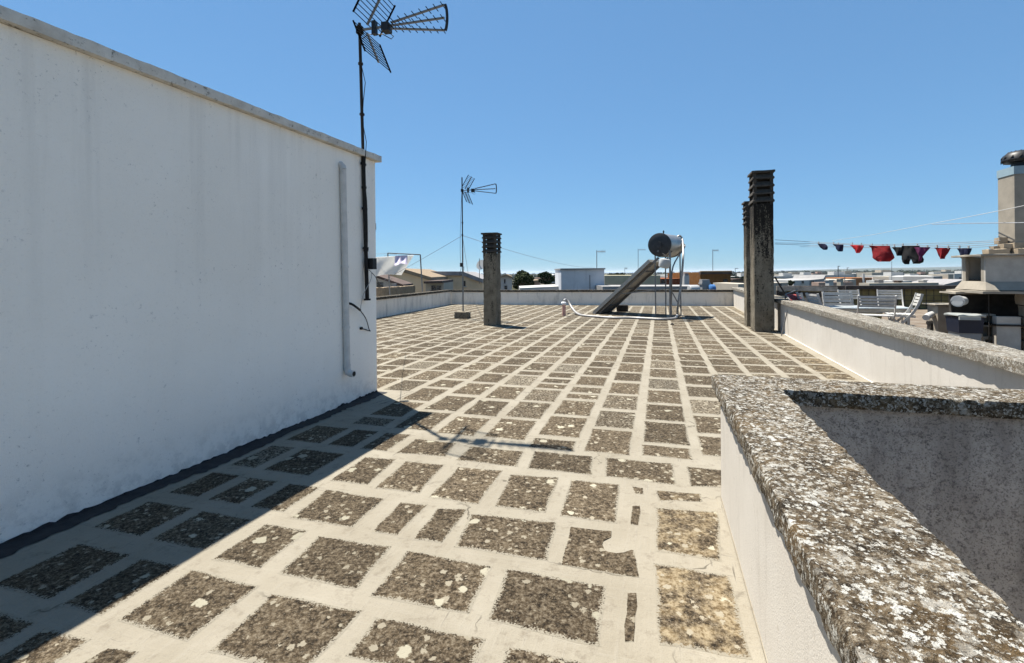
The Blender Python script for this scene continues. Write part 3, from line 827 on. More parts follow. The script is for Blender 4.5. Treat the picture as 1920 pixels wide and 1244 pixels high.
MB().lathe([(TR_ * 1.005, -.028), (TR_ * 1.005, .0), (TR_ * .99, .02), (.02, .03)], tb_, AX, 40).build('tank_end_cap', 'tank_end', sh, True)
MB().tube([ta_ - AX * .10 + Z3 * -.22, ta_ - AX * .16 - Z3 * .22], .03, 8).build('drain_fitting', 'galvanised', cap)
MB().tube([TC + AX * -.25 + Z3 * TR_, TC - AX * .25 + Z3 * (TR_ + .05)], .02, 8).lathe([(.028, 0), (.03, .03), (.01, .07)], TC - AX * .25 + Z3 * (TR_ + .04), n=10).build('relief_valve', 'iron_dark', sh, True)
# cradle and legs
for a in (-.42, .42):
    MB().tube([TC + AX * a + PX_ * (x_) - Z3 * (math.sqrt(max(0, (TR_ + .012) ** 2 - x_ ** 2))) for x_ in [-.34 + .68 * i / 10 for i in range(11)]], .014, 6).build('cradle', 'galvanised', sh, True)
def leg(top, foot): MB().bar(top, foot, .034, .034, AX).build('leg', 'galvanised', sh)
for a in (-.5, .5):
    leg(TC + AX * a + PX_ * .30 - Z3 * .26, V(*(TC + AX * a + PX_ * .32)[:2], .0))
    leg(TC + AX * a - PX_ * .20 - Z3 * .33, V(*(TC + AX * a - PX_ * .20)[:2], .0))
    lt = TC + AX * a
    MB().bar(V(lt.x, lt.y, .95) + PX_ * .32, pan(PWID / 2 + a, 1.2, -.16), .03, .03, AX).build('strut', 'galvanised', sh)
MB().bar(V(*(TC - AX * .5 + PX_ * .31)[:2], .9), V(*(TC + AX * .5 + PX_ * .31)[:2], .25), .025, .025).build('strut', 'galvanised', sh)
# white expansion vessel
ev = at_y(1246, 494, 14.9)
MB().lathe([(.02, -.15), (.12, -.15), (.16, -.12), (.17, -.05), (.17, .09), (.15, .13), (.05, .15)], ev - AX * .0, (PX_ * .2 + Z3).normalized(), 24).build('expansion_vessel', 'white_plastic', sh, True)
MB().tube(smooth_pts([ev + Z3 * .14, ev + Z3 * .22 + PX_ * .05, ta_ - AX * .05 + Z3 * -.28 + PX_ * .1]), .014, 8).build('vessel_pipe', 'iron_dark', sh, True)
# pipes from the tank to the ground
pz = smooth_pts([tb_ + AX * .03 + Z3 * .30 + PX_ * .15, tb_ + AX * .10 + Z3 * .36 + PX_ * .22, tb_ + AX * .08 + Z3 * .20 + PX_ * .32, at_y(1281, 480, 15.6), at_y(1277, 530, 15.5), at_y(1271, 575, 15.45), at_z(1270, 590, .07)], 5)
MB().tube(pz, .034, 8).build('insulated_pipe', 'foil', sh, True)
pz = smooth_pts([TC + PX_ * .38 + Z3 * .05 + AX * .45, TC + PX_ * .48 - Z3 * .05 + AX * .45, at_y(1262, 500, 15.3), at_y(1259, 550, 15.3), at_z(1257, 592, .04)], 5)
MB().tube(pz, .022, 8).build('metal_pipe', 'galvanised', sh, True)
MB().tube([at_y(1255.5, 470, 15.2), at_y(1256.5, 594, 15.2)], .024, 8).build('metal_pipe', 'galvanised', sh, True)
# foil wrapped pipe along the floor and the pink riser
gp = smooth_pts([at_z(1270, 590, .06), at_z(1266, 597, .035), at_z(1245, 599, .035), at_z(1215, 598, .035), at_z(1185, 596.5, .035), at_z(1150, 596.5, .035), at_z(1115, 594, .035), at_z(1093, 592, .035), at_z(1081, 587.5, .06), at_z(1072, 577, .22), at_z(1065.5, 566, .42), at_z(1060, 562, .50), at_z(1057.5, 565, .46)], 4)
o = MB().tube(gp, .042, 10).build('floor_pipe', 'foil', None, True)
tag(o, 'foil wrapped hose snaking over the roof from the water heater to the pink standpipe', 'hose')
q0 = at_z(1057.5, 592.5)
o = thing('standpipe', q0, 'short pink standpipe with a white foam top rising from the slabs', 'pipe')
MB().tube([q0 - Z3 * .01, q0 + Z3 * .40], .062, 14).build('pipe', 'pipe_pink', o, True)
MB().rough(q0 + V(-.08, -.08, .38), (V(1, 0, 0), V(0, 1, 0), Z3), (.15, .15, .10), .03, .012, 9, .03).build('foam_collar', 'white_cloth', o, True)
cb = at_z(1168, 585)
o = MB().rough(cb - E * .24, (E, D, Z3), (.42, .30, .25), .06, .008, 6, .01).build('concrete_block', 'soot_black', None, True)
tag(o, 'dark concrete block weighing down the foot of the solar panel', 'block')
o = MB().lathe([(.0, 0), (.05, .0), (.05, .02), (.02, .05), (.0, .05)], at_z(1260.5, 609.5), n=10).build('roof_vent', 'soot_black')
tag(o, 'tiny dark vent stub on the slabs in front of the water heater', 'vent')

# ================================================================== NEIGHBOURING TERRACE ON THE RIGHT
TZ = .10
tf_in = [rline(-2) + RNRM * .27, RB + RNRM * .27]
YW0, YW1 = V(10.2, 17.6, 0), V(21.0, 15.2, 0)      # foot of the far yellow wall
tfl = MB().prism([(q.x, q.y) for q in (rline(-2) + RNRM * .28, rline(18.0) + RNRM * .28, V(22, 16.5, 0), V(22, -3, 0))], -7, TZ).build('terrace_floor', 'terrace_paving', origin=V(0, 0, 0))
tag(tfl, 'worn red and cream floor of the neighbouring terrace', kind='structure')
# floor boards / paving strips that show between the chairs and the grill
def along(a, b): return (b - a).normalized()
wdv = along(YW0, YW1); wnv = V(wdv.y, -wdv.x, 0)
yw = thing('terrace_wall', YW0, 'low terrace wall of dull yellow mesh panels under a dark rail', 'wall')
WL = (YW1 - YW0).length
simple('wall_ochre', (.165, .135, .055), .95, 0, .3, 6, bump=.4)
MB().box((YW0 + YW1) / 2 - wnv * .1 + Z3 * .40, (WL, .16, .80), (wdv, wnv, Z3)).build('panel', 'wall_ochre', yw)
MB().box((YW0 + YW1) / 2 - wnv * .06 + Z3 * .86, (WL + .1, .30, .13), (wdv, wnv, Z3)).build('rail', 'wood_dark', yw)
n = int(WL / .22)
grid_h = MB()
for i in range(n + 1): grid_h.bar(YW0 + wdv * (WL * i / n) + wnv * .004 + Z3 * .02, YW0 + wdv * (WL * i / n) + wnv * .004 + Z3 * .79, .012, .012, wnv)
for j in range(5): grid_h.bar(YW0 + wnv * .008 + Z3 * (.06 + .17 * j), YW1 + wnv * .008 + Z3 * (.06 + .17 * j), .012, .012)
grid_h.build('mesh', 'wood_dark', yw)
MB().box((YW0 + YW1) / 2 + wnv * .05 + Z3 * .06, (WL, .08, .12), (wdv, wnv, Z3)).build('plinth', 'wood_dark', yw)

# weathered slatted timber screen behind the chairs
SC0, SC1 = at_z(1458, 596), None
S0 = at_y(1456, 560, 13.6); S0 = V(S0.x, S0.y, 0); S1 = at_y(1592, 560, 13.0); S1 = V(S1.x, S1.y, 0)
sd = along(S0, S1); sn = V(sd.y, -sd.x, 0); SLn = (S1 - S0).length
sc = thing('timber_screen', S0, 'weathered grey timber slat screen behind the folding chairs', 'screen')
for i, z in enumerate((.12, .30, .48, .66, .84, .99)):
    a = S0 + Z3 * z + sn * random.uniform(0, .02); b = S1 + Z3 * (z + random.uniform(-.03, .03))
    if i == 5: a = S0 + sd * .0 + Z3 * z; b = S0 + sd * SLn * .85 + Z3 * (z - .02)
    MB().bar(a, b, .03, random.choice((.10, .12, .13))).build('slat', random.choice(('wood_grey', 'wood_grey', 'wood_dark')), sc)
for f in (.02, .33, .66, .98):
    MB().box(S0 + sd * (SLn * f) - sn * .05 + Z3 * .53, (.07, .06, 1.06), (sd, sn, Z3)).build('post', 'wood_dark', sc)
MB().bar(at_y(1453, 520, 12.6), at_y(1481, 567, 12.6), .03, .03).build('leaning_pole', 'wood_dark', sc)

# ------------------------------------------------------------------ folding slat chairs
def chair(px, py_seat, Y, rot, mat, label, seat_z=.45, group='folding slat chairs around the terrace table', sc=1.0, W=.46):
    """rot: heading of the chair's front (radians, 0 = +X)"""
    p = at_y(px, py_seat, Y); base = V(p.x, p.y, TZ)
    f = V(math.cos(rot), math.sin(rot), 0); l = V(-f.y, f.x, 0)
    t = thing('folding_chair', base, label, 'chair', group)
    def P(a, b_, z): return base + f * (a * sc) + l * b_ + Z3 * (z * sc)
    for sgn in (-1, 1):
        y = sgn * W / 2
        # long curved back leg: from front foot up to the top of the back
        pts = [P(.22, y, 0), P(.06, y, .24), P(-.14, y, .48), P(-.25, y, .70), P(-.30, y, .88)]
        mb = MB(); q = smooth_pts(pts, 3)
        for i in range(len(q) - 1): mb.bar(q[i], q[i + 1] + (q[i + 1] - q[i]) * .05, .022, .045, l.cross(q[i + 1] - q[i]))
        mb.build('leg', mat, t)
        MB().bar(P(-.24, y * .88, 0), P(.20, y * .88, .44), .02, .04, f).build('leg', mat, t)
        MB().bar(P(-.20, y * .94, .43), P(.22, y * .94, .445), .02, .035).build('seat_rail', mat, t)
    for i in range(6):
        a = -.17 + i * .072
        MB().bar(P(a, -W / 2 + .015, .465), P(a, W / 2 - .015, .465), .054, .016).build('seat_slat', mat, t)
    for i in range(4):
        z = .66 + i * .062; a = -.235 - i * .021
        pts = [P(a - .02 * (1 - (2 * k_ / 4 - 1) ** 2), -W / 2 + W * k_ / 4, z) for k_ in range(5)]
        mb = MB()
        for j in range(4): mb.bar(pts[j], pts[j + 1], .014, .046)
        mb.build('back_slat', mat, t)
    return t
PI = math.pi
chair(1640, 594, 9.75, R(60), 'chair_grey', 'wide grey slat chair with its back to us in front of the table', sc=1.0, W=.60)
chair(1688, 590, 9.8, R(150), 'chair_white', 'white folding chair seen side on right of the table', sc=1.03)
chair(1672, 575, 12.0, R(240), 'chair_white', 'white folding chair at the far right corner of the table', W=.50)
chair(1600, 575, 12.2, R(255), 'chair_white', 'white folding chair behind the table, half hidden by a grey bench back')
chair(1526, 580, 11.0, R(-20), 'chair_grey', 'outer dark grey folding chair at the left end of the table')
chair(1549, 584, 10.6, R(-5), 'chair_grey', 'inner dark grey folding chair at the left end of the table')
# bench with a wide slatted back
bp = at_y(1573, 575, 11.2); bp = V(bp.x, bp.y, TZ)
bt = thing('garden_bench', bp, 'grey slatted bench back standing behind the pale table', 'bench')
f_, l_ = V(-.25, -.97, 0).normalized(), V(.97, -.25, 0).normalized()
for i in range(4): MB().bar(bp - l_ * .31 + Z3 * (.58 + .085 * i) - f_ * (.03 * i), bp + l_ * .31 + Z3 * (.58 + .085 * i) - f_ * (.03 * i), .02, .066).build('back_slat', 'chair_grey', bt)
for sgn in (-1, 1):
    MB().bar(bp + l_ * (.29 * sgn) + f_ * .12, bp + l_ * (.29 * sgn) - f_ * .13 + Z3 * .88, .04, .04, l_).build('leg', 'chair_grey', bt)
    MB().bar(bp + l_ * (.27 * sgn) + f_ * .42, bp + l_ * (.27 * sgn) + f_ * .10 + Z3 * .44, .04, .04, l_).build('leg', 'chair_grey', bt)
for i in range(4): MB().bar(bp - l_ * .30 + Z3 * .45 + f_ * (.06 + .1 * i), bp + l_ * .30 + Z3 * .45 + f_ * (.06 + .1 * i), .075, .02).build('seat_slat', 'chair_grey', bt)
# table
tc = at_z(1622, 576, .674); tb0 = V(tc.x, tc.y, TZ - .165)
tt = thing('terrace_table', tb0, 'pale blue grey rectangular table between the folding chairs', 'table')
tx, ty = V(.985, -.17, 0), V(.17, .985, 0)
MB().rough(tb0 - tx * .78 - ty * .40 + Z3 * .715, (tx, ty, Z3), (1.56, .80, .03), (.1, .1, .015), .001, 4, .004).build('table_top', 'table_top', tt)
MB().box(tb0 + Z3 * .675, (1.42, .66, .07), (tx, ty, Z3)).build('apron', 'chair_white', tt)
for a in (-1, 1):
    for b_ in (-1, 1): MB().box(tb0 + tx * (.66 * a) + ty * (.30 * b_) + Z3 * .40, (.06, .06, .52), (tx, ty, Z3)).build('leg', 'chair_white', tt)
# green-yellow tub under the table
o = MB().lathe([(.0, 0), (.16, 0), (.21, .26), (.225, .27), (.20, .265), (.02, .05)], V(tb0.x + .05, tb0.y - .1, TZ + .20), n=24).build('tub', 'yellow_lime', None, True)
tag(o, 'olive yellow tub on a stool beneath the pale table', 'tub')
o = thing('stool', V(tb0.x + .05, tb0.y - .1, TZ - .10), 'low dark stool carrying the olive yellow tub under the table', 'stool')
MB().lathe([(.17, .27), (.17, .298)], o.location, n=20).build('seat', 'wood_dark', o)
for a in range(3):
    q = V(math.cos(a * 2.1), math.sin(a * 2.1), 0)
    MB().bar(Vector(o.location) + Z3 * .1 + q * .15, Vector(o.location) + q * .12 + Z3 * .27, .03, .03).build('leg', 'wood_dark', o)
# red folded beach chair with lettering
rc = [at_y(1472.5, 552.5, 11.3), at_y(1498, 552, 11.9), at_y(1506, 561.5, 11.5), at_y(1481, 563, 10.9)]
rb = V(rc[3].x, rc[3].y, 0)
r_ = thing('beach_chair', rb + V(.2, .2, 0), 'red cloth beach chair with dark lettering tilted behind the parapet', 'chair')
nn = (rc[1] - rc[0]).cross(rc[3] - rc[0]).normalized()
if nn.z < 0: nn = -nn
MB().extrude(rc, nn * -.012).build('backrest', 'red_cloth', r_)
def rq(u_, v_): return rc[0] * (1 - u_) * (1 - v_) + rc[1] * u_ * (1 - v_) + rc[2] * u_ * v_ + rc[3] * (1 - u_) * v_ + nn * .004
let = MB()
for v0, v1, cells in ((.22, .46, 6), (.56, .82, 7)):
    for i in range(cells):
        u0 = .20 + .60 * i / cells; u1 = u0 + .60 / cells * .72
        let.bar(rq(u0, v0), rq(u0, v1), .012, .004, nn)
        let.bar(rq(u0, v0 if i % 2 else (v0 + v1) / 2), rq(u1, v0 if i % 3 else v1), .012, .004, nn)
        if i % 2 == 0: let.bar(rq(u1, v0), rq(u1, v1), .010, .004, nn)
let.build('lettering', 'red_letter', r_)
MB().extrude([rc[3], rc[2], rc[2] - Z3 * .10 + V(.05, 0, 0), rc[3] - Z3 * .10 + V(.1, 0, 0)], V(0, .012, 0)).build('seat', 'cloth_dark_red', r_)
for a, b_ in ((rc[0], V(rc[0].x, rc[0].y, 0)), (rc[1], V(rc[1].x + .3, rc[1].y, 0)), (rc[2], V(rc[2].x + .1, rc[2].y, 0)), (rc[3], V(rc[3].x - .2, rc[3].y, 0)), (rc[0], at_y(1494, 544, 12.0)), (rc[3], rc[0]), (rc[2], rc[1])):
    MB().tube([a, b_], .014, 8).build('frame_tube', 'alu', r_)

# ------------------------------------------------------------------ masonry grill with hood and chimney
GD = 7.55
gc = at_y(1848, 545, GD); G0 = V(gc.x, gc.y, 0)          # front-left corner of the hood
gr = thing('masonry_grill', G0, 'built masonry barbecue with a plastered hood on the neighbouring terrace', 'barbecue')
zc_, zh = at_y(1848, 545, GD).z, at_y(1848, 481, GD).z
def G(a, b_, z): return G0 + E * a + D * b_ + Z3 * z
# counter slabs
MB().rough(G(-.12, -.16, zc_ - .05), (E, D, Z3), (2.0, 1.0, .045), (.08, .08, .045), .006, 6, .006).build('counter_slab', 'render_cream', gr, True)
MB().rough(G(-.24, .30, zc_ - .075), (E, D, Z3), (.40, .5, .04), (.08, .08, .04), .006, 6, .006).build('counter_slab', 'render_cream', gr, True)
# flared foot of the hood and the hood walls
z1, z2 = zc_ + .005, zc_ + .14
mb = MB()
lo = [G(-.06, -.12, z1), G(1.7, -.12, z1), G(1.7, .70, z1), G(-.06, .70, z1)]
hi = [G(.0, .0, z2), G(1.6, .0, z2), G(1.6, .62, z2), G(.0, .62, z2)]
mb.add(lo + hi, [(0, 1, 5, 4), (1, 2, 6, 5), (2, 3, 7, 6), (3, 0, 4, 7), (4, 5, 6, 7), (3, 2, 1, 0)]).build('hood_foot', 'render_cream', gr)
hh = zh - z2
MB().box(G(.8, .02, z2 + hh / 2), (1.6, .04, hh), (E, D, Z3)).build('hood_front', 'render_grey', gr)
MB().box(G(.8, .60, z2 + hh / 2), (1.6, .04, hh), (E, D, Z3)).build('hood_back', 'render_grey', gr)
MB().box(G(.02, .545, z2 + hh / 2), (.04, .07, hh), (E, D, Z3)).build('hood_jamb', 'render_cream', gr)
MB().box(G(.02, .075, z2 + hh / 2), (.04, .07, hh), (E, D, Z3)).build('hood_jamb', 'render_cream', gr)
MB().box(G(.75, .31, z2 + hh / 2), (.03, .54, hh), (E, D, Z3)).build('hood_partition', 'soot_black', gr)
MB().box(G(.40, .31, z2 + .012), (.66, .50, .02), (E, D, Z3)).build('ash_bed', 'soot_black', gr)
MB().rough(G(-.09, -.07, zh + .001), (E, D, Z3), (1.8, .82, .035), (.08, .08, .035), .009, 6, .006).build('hood_slab', 'render_cream', gr, True)
# chimney on the hood
KD = 7.9
kc = at_y(1903, 470, KD); K0 = V(kc.x, kc.y, 0)
kz0, kz1, kz2 = zh + .035, at_y(1903, 327, KD).z, at_y(1903, 312, KD).z
ch = MB().box(K0 + E * .20 + D * .20 + Z3 * ((kz0 + kz1) / 2), (.40, .40, kz1 - kz0), (E, D, Z3)).build('chimney_stack', 'render_cream', gr)
MB().box(K0 + E * .20 + D * .20 + Z3 * ((kz1 + kz2) / 2 + .002), (.42, .42, kz2 - kz1), (E, D, Z3)).build('chimney_cap', 'lead_blue', ch)
cw = K0 + E * .20 + D * .20
cwl = MB().lathe([(.12, 0), (.12, .08), (.21, .09), (.24, .13), (.22, .21), (.15, .27), (.05, .29), (.0, .29)], V(cw.x, cw.y, kz2 + .004), n=28).build('wind_cowl', 'black_plastic', ch, True)
for i in range(14):
    a = 2 * math.pi * i / 14; q = V(math.cos(a), math.sin(a), 0); q2 = V(math.cos(a + .35), math.sin(a + .35), 0)
    MB().tube([V(cw.x, cw.y, kz2 + .10) + q * .232, V(cw.x, cw.y, kz2 + .18) + q2 * .236, V(cw.x, cw.y, kz2 + .28) + q2 * .14], .008, 5).build('cowl_vane', 'iron_dark', cwl)
# loose blocks round the foot of the stack
for a, b_, w, d_, z, h in ((-.36, -.02, .30, .18, 0, .10), (-.02, -.10, .24, .16, 0, .10), (-.14, .02, .22, .16, .10, .09), (-.02, -.02, .22, .10, .102, .10), (-.14, .12, .12, .14, .19, .11), (.22, -.10, .18, .12, 0, .13), (.20, -.06, .2, .1, .132, .11), (-.22, .12, .10, .12, .10, .05)):
    MB().rough(K0 + E * a + D * b_ + Z3 * (kz0 + z), (E, D, Z3), (w, d_, h), .05, .006, 8, .008).build('loose_block', 'block_stone', gr, True)
# supports under the counter
zt = zc_ - .05
for i in range(6):
    w = .34 if i % 2 else .28
    MB().rough(G(.46 + (.0 if i % 2 else .04), -.12, i * zt / 6 + .004), (E, D, Z3), (w, .30, zt / 6 - .012), .06, .006, 7, .010).build('pillar_block', 'block_stone', gr, True)
MB().box(G(.27, .02, .37), (.30, .10, .74), (E, D, Z3)).build('support_panel', 'render_grey', gr)
MB().box(G(.8, .76, zt / 2), (1.8, .08, zt), (E, D, Z3)).build('back_wall', 'soot_black', gr)  # walls and shelf coloured near-black to paint the shade under the counter
MB().box(G(1.5, .3, zt / 2), (.10, .8, zt), (E, D, Z3)).build('side_wall', 'soot_black', gr)
MB().box(G(.55, .3, zt * .55), (.9, .7, .03), (E, D, Z3)).build('shelf', 'soot_black', gr)
MB().bar(G(.05, .02, .12), G(.05, .02, zt), .010, .010).build('iron_prop', 'soot_black', gr)
# two hollow blocks on end
for i in range(2):
    mb = MB(); z = i * .385
    b0 = at_y(1855, 600, 7.7); b0 = V(b0.x, b0.y, 0) + E * (-.06 + .03 * (1 - i))
    for q, sx, sz, w, h in ((0, -.085, .19, .02, .38), (0, .085, .19, .02, .38), (0, 0, .01, .15, .022), (0, 0, .37, .15, .02), (0, 0, .19, .15, .022)):
        mb.box(b0 + E * sx + Z3 * (z + sz), (w, .18, h), (E, D, Z3))
    mb.box(b0 + D * .085 + Z3 * (z + .19), (.15, .01, .36), (E, D, Z3))
    o = mb.build('hollow_block', 'render_cream')
    tag(o, ('lower' if i == 0 else 'upper') + ' hollow concrete block standing on end beside the grey bin', 'block', 'hollow blocks by the grill')
# grey bin with navy insert
bc = at_z(1808, 586, .80); bb = V(bc.x, bc.y, 0)
bn = thing('waste_bin', bb, 'grey wheeled waste bin with a dark front and pale lid beside the grill', 'bin')
def taper(w0, d0, z0, w1, d1, z1, c, ax=(E, D)):
    vs = []
    for w, d_, z in ((w0, d0, z0), (w1, d1, z1)):
        vs += [c + ax[0] * (sx * w / 2) + ax[1] * (sy * d_ / 2) + Z3 * z for sx, sy in ((-1, -1), (1, -1), (1, 1), (-1, 1))]
    return MB().add(vs, [(3, 2, 1, 0), (4, 5, 6, 7), (0, 1, 5, 4), (1, 2, 6, 5), (2, 3, 7, 6), (3, 0, 4, 7)])
taper(.25, .27, TZ, .28, .31, .48, bb).build('body', 'bin_grey', bn)
taper(.30, .33, .482, .33, .36, .73, bb).build('upper_body', 'bin_navy', bn)
MB().rough(bb - E * .185 - D * .20 + Z3 * .732, (E, D, Z3), (.37, .40, .05), (.08, .08, .025), .001, 5, .014).build('lid', 'bin_lid', bn, True)
MB().bar(bb - E * .17 - D * .21 + Z3 * .72, bb + E * .10 - D * .21 + Z3 * .72, .03, .05).build('handle', 'bin_lid', bn)
# pedestal with a stone slab
pp = at_y(1766, 600, 8.9); pb_ = V(pp.x, pp.y, 0); ztop = at_y(1766, 570, 8.9).z
pd = thing('stone_pedestal', pb_, 'pale plastered pedestal carrying a thin stone shelf left of the bin', 'pedestal')
MB().rough(pb_ - E * .11 - D * .10, (E, D, Z3), (.20, .36, ztop - .03), .06, .004, 6, .008).build('shaft', 'render_cream', pd, True)
MB().rough(pb_ - E * .17 - D * .14 + Z3 * (ztop - .028), (E, D, Z3), (.52, .46, .028), .06, .004, 6, .006).build('shelf', 'render_cream', pd, True)
# white round duct flange
wc = at_y(1796, 565, 7.75)
dn = (-E * .75 - D * .66).normalized()
dt = thing('duct_flange', wc, 'white ribbed round duct end facing us above the bin', 'duct')
MB().lathe([(.075, -.06), (.075, -.02), (.092, -.012), (.092, .012), (.075, .016), (.064, .0), (.06, -.04)], wc, dn, 28).build('rim', 'white_plastic', dt, True)
MB().lathe([(.0, .012), (.02, .012), (.04, .006), (.055, -.01), (.058, -.03)], wc, dn, 24).build('hub', 'white_cloth', dt, True)
MB().tube([wc - dn * .06, wc - dn * .16], .072, 20).build('duct', 'white_plastic', dt, True)
o = MB().tube(smooth_pts([at_y(1736, 596, 8.8), at_y(1742, 592, 8.9), at_y(1750, 589, 9.0), at_y(1757, 588, 9.1)]), .055, 12).build('bent_pipe', 'white_plastic', None, True)
tag(o, 'white bent pipe end sticking out left of the pale pedestal', 'pipe')
q = at_y(1750, 600, 9.0)
o = MB().rough(V(q.x - .07, q.y, 0), (E, D, Z3), (.14, .14, .52), .05, .02, 9, .02).build('pipe_stack', 'soot_black', None, True)
tag(o, 'dark sooty stack under the white bent pipe', 'stack')

# ------------------------------------------------------------------ clothes lines and laundry
LA, LBp = at_y(1450, 455, 11.9), at_y(1878, 458, 8.2)
lpn = V((LBp - LA).y, -(LBp - LA).x, 0).normalized()
def on_line(px, py, off=0.0):
    d = ray(px, py); return CAMP + d * ((LA + lpn * off - CAMP).dot(lpn) / d.dot(lpn))
def line(pts_px, off, r, mat, label):
    o = MB().tube([on_line(x, y, off) for x, y in pts_px], r, 5).build('clothes_line', mat, None, True)
    tag(o, label, 'rope', 'clothes lines over the neighbouring terrace'); return o
line([(1453, 450), (1540, 455), (1620, 459), (1700, 458), (1800, 455), (1876, 451)], .22, .005, 'rope', 'uppermost of the four clothes lines, clear above the laundry')
line([(1453, 456), (1540, 457), (1640, 461), (1720, 461), (1800, 458), (1876, 454)], .12, .005, 'rope', 'second clothes line from the top, just above the pegs')
line([(1453, 458), (1540, 461), (1640, 464), (1720, 463.5), (1800, 462), (1876, 458)], 0.0, .005, 'rope', 'clothes line that carries the red and black laundry')
line([(1500, 463), (1600, 464), (1700, 466.5), (1800, 466), (1876, 461)], -.10, .004, 'rope', 'lowest of the four clothes lines, passing behind the pegs')
o = MB().tube([at_y(1748, 421, 10.5), at_y(1800, 419.5, 9.4), at_y(1872, 418.5, 8.1), at_y(1990, 417, 7.0)], .007, 5).build('power_cable', 'rope', None, True)
tag(o, 'taut dark cable crossing in front of the grill chimney', 'cable')
o = MB().tube([at_y(1560, 452, 16), at_y(1640, 440, 13), at_y(1750, 419, 10.5), at_y(1800, 410, 9.4), at_y(1872, 396, 8.0), at_y(1930, 384, 7.2)], .005, 5).build('white_cable', 'white_plastic', None, True)
tag(o, 'thin white cable rising across the grill chimney', 'cable')
def garment(name, rows, mat, label, pegs, off=0.0, bow=.05, legs=None, cols=8):
    """rows: (y, xl, xr) in photo pixels on the plane of the clothes line"""
    rt = thing(name, on_line((rows[0][1] + rows[0][2]) / 2, rows[-1][0], off), label, 'laundry', 'underwear and shorts on the clothes line')
    mb = MB()
    def patch(rws):
        fr_, bk_ = [], []
        m = []
        for i in range(len(rws) - 1):
            for k_ in range(3): 
                t_ = k_ / 3; a, b_ = rws[i], rws[i + 1]
                m.append(tuple(a[j] * (1 - t_) + b_[j] * t_ for j in range(3)))
        m.append(rws[-1])
        for (y, xl, xr) in m:
            for i in range(cols + 1):
                u_ = i / cols; x = xl + (xr - xl) * u_
                dep = bow * math.sin(math.pi * u_) * (.4 + .6 * (y - rows[0][0]) / max(1, rows[-1][0] - rows[0][0])) + .03 * noise.noise(V(x * .16, y * .05, rows[0][1])) + .012 * noise.noise(V(x * .5, y * .1, 3))
                p = on_line(x, y, off); fr_.append(p + lpn * (dep + .012)); bk_.append(p + lpn * (dep * .3 - .012))
        nr, nc = len(m), cols + 1
        vs = fr_ + bk_; F = len(fr_); fs = []
        for j in range(nr - 1):
            for i in range(cols):
                a = j * nc + i
                fs.append((a, a + 1, a + nc + 1, a + nc)); fs.append((F + a + nc, F + a + nc + 1, F + a + 1, F + a))
            for a in (j * nc, j * nc + cols): fs.append((a, a + nc, F + a + nc, F + a))
        mb.add(vs, fs)
    if legs:
        patch(rows)
        for l_ in legs: patch(l_)
    else: patch(rows)
    mb.build('fabric', mat, rt, True)
    for x, y in pegs:
        pg = on_line(x, y, off)
        MB().box(pg + Z3 * .0, (.018, .02, .065)).build('clothes_peg', 'white_plastic', rt)
    return rt
garment('briefs', [(457, 1533, 1545), (460, 1535, 1550), (464, 1538, 1552), (468, 1543, 1551), (469, 1545, 1549)], 'cloth_navy', 'small dark blue briefs twisted at the far left of the clothes line', [(1535, 456)])
garment('briefs', [(458, 1561, 1581), (462, 1566, 1581), (467, 1569, 1580.5), (471, 1572, 1580), (472, 1574, 1579)], 'cloth_navy', 'dark blue briefs with white trim, second from the left on the line', [(1563, 457), (1572, 458)])
garment('briefs', [(460, 1594, 1619), (463, 1597, 1619), (468, 1603, 1617), (473, 1605, 1613), (475, 1606, 1611)], 'cloth_red', 'bright red briefs, third from the left on the line', [(1598, 458), (1615, 459)])
garment('shorts', [(461, 1629, 1668), (465, 1634, 1669), (472, 1635, 1672), (480, 1636, 1676), (484, 1637, 1677), (488, 1642, 1672), (491, 1647, 1668)], 'cloth_dark_red', 'wide red shorts with a dark hem blowing on the line', [(1635, 460), (1655, 462), (1663, 461)], bow=.12)
garment('briefs', [(464, 1673, 1694), (468, 1676, 1693), (474, 1680, 1692), (480, 1682, 1690)], 'cloth_black', 'small black briefs between the red shorts and the black shorts', [(1677, 462)])
garment('shorts', [(461, 1692, 1724), (468, 1691, 1724), (478, 1691, 1728), (487, 1692, 1732)], 'cloth_black', 'black boxer shorts with two short legs hanging on the line', [(1693, 460), (1720, 461)], bow=.10,
        legs=[[(487, 1692, 1707), (492, 1694, 1705), (496, 1701, 1704.5)], [(487, 1709, 1732), (492, 1711, 1731), (495, 1713, 1724)]])
garment('briefs', [(464, 1713, 1744), (468, 1716, 1741), (475, 1720, 1735), (482, 1724, 1729), (490, 1724, 1727)], 'cloth_purple', 'purple briefs overlapping the black shorts on the line', [(1739, 463)], off=.06)
garment('briefs', [(465, 1752, 1782), (468, 1755, 1781), (475, 1759, 1777), (482, 1762, 1772), (486, 1763, 1771)], 'cloth_dark_red', 'dark red briefs, second from the right on the line', [(1757, 463), (1778, 464)])
garment('briefs', [(466, 1794, 1822), (470, 1797, 1821), (477, 1800, 1818), (484, 1802, 1814), (487, 1806, 1812)], 'cloth_navy', 'navy briefs at the right end of the line beside the grill hood', [(1799, 464), (1816, 465)])

# ================================================================== LAND, TOWN AND TREES BEYOND
GZ = -7.0
land = MB()
ring = [(max(-1, 0) + 3200 * math.cos(a), 3200 * math.sin(a)) for a in [2 * math.pi * i / 96 for i in range(96)]]
land.add([V(x * (1.5 if x > 0 else 1), y * 1.1, GZ) for x, y in ring], [tuple(range(96))])
o = land.build('ground', 'ground_land', origin=V(0, 0, 0)); tag(o, 'flat coastal plain around the town', kind='structure')
o = MB().add([V(14000 * math.cos(a), 14000 * math.sin(a), GZ - 4) for a in [2 * math.pi * i / 64 for i in range(64)]], [tuple(range(64))]).build('sea', 'sea_water', origin=V(0, 0, 0)); tag(o, 'distant sea on the horizon', kind='structure')
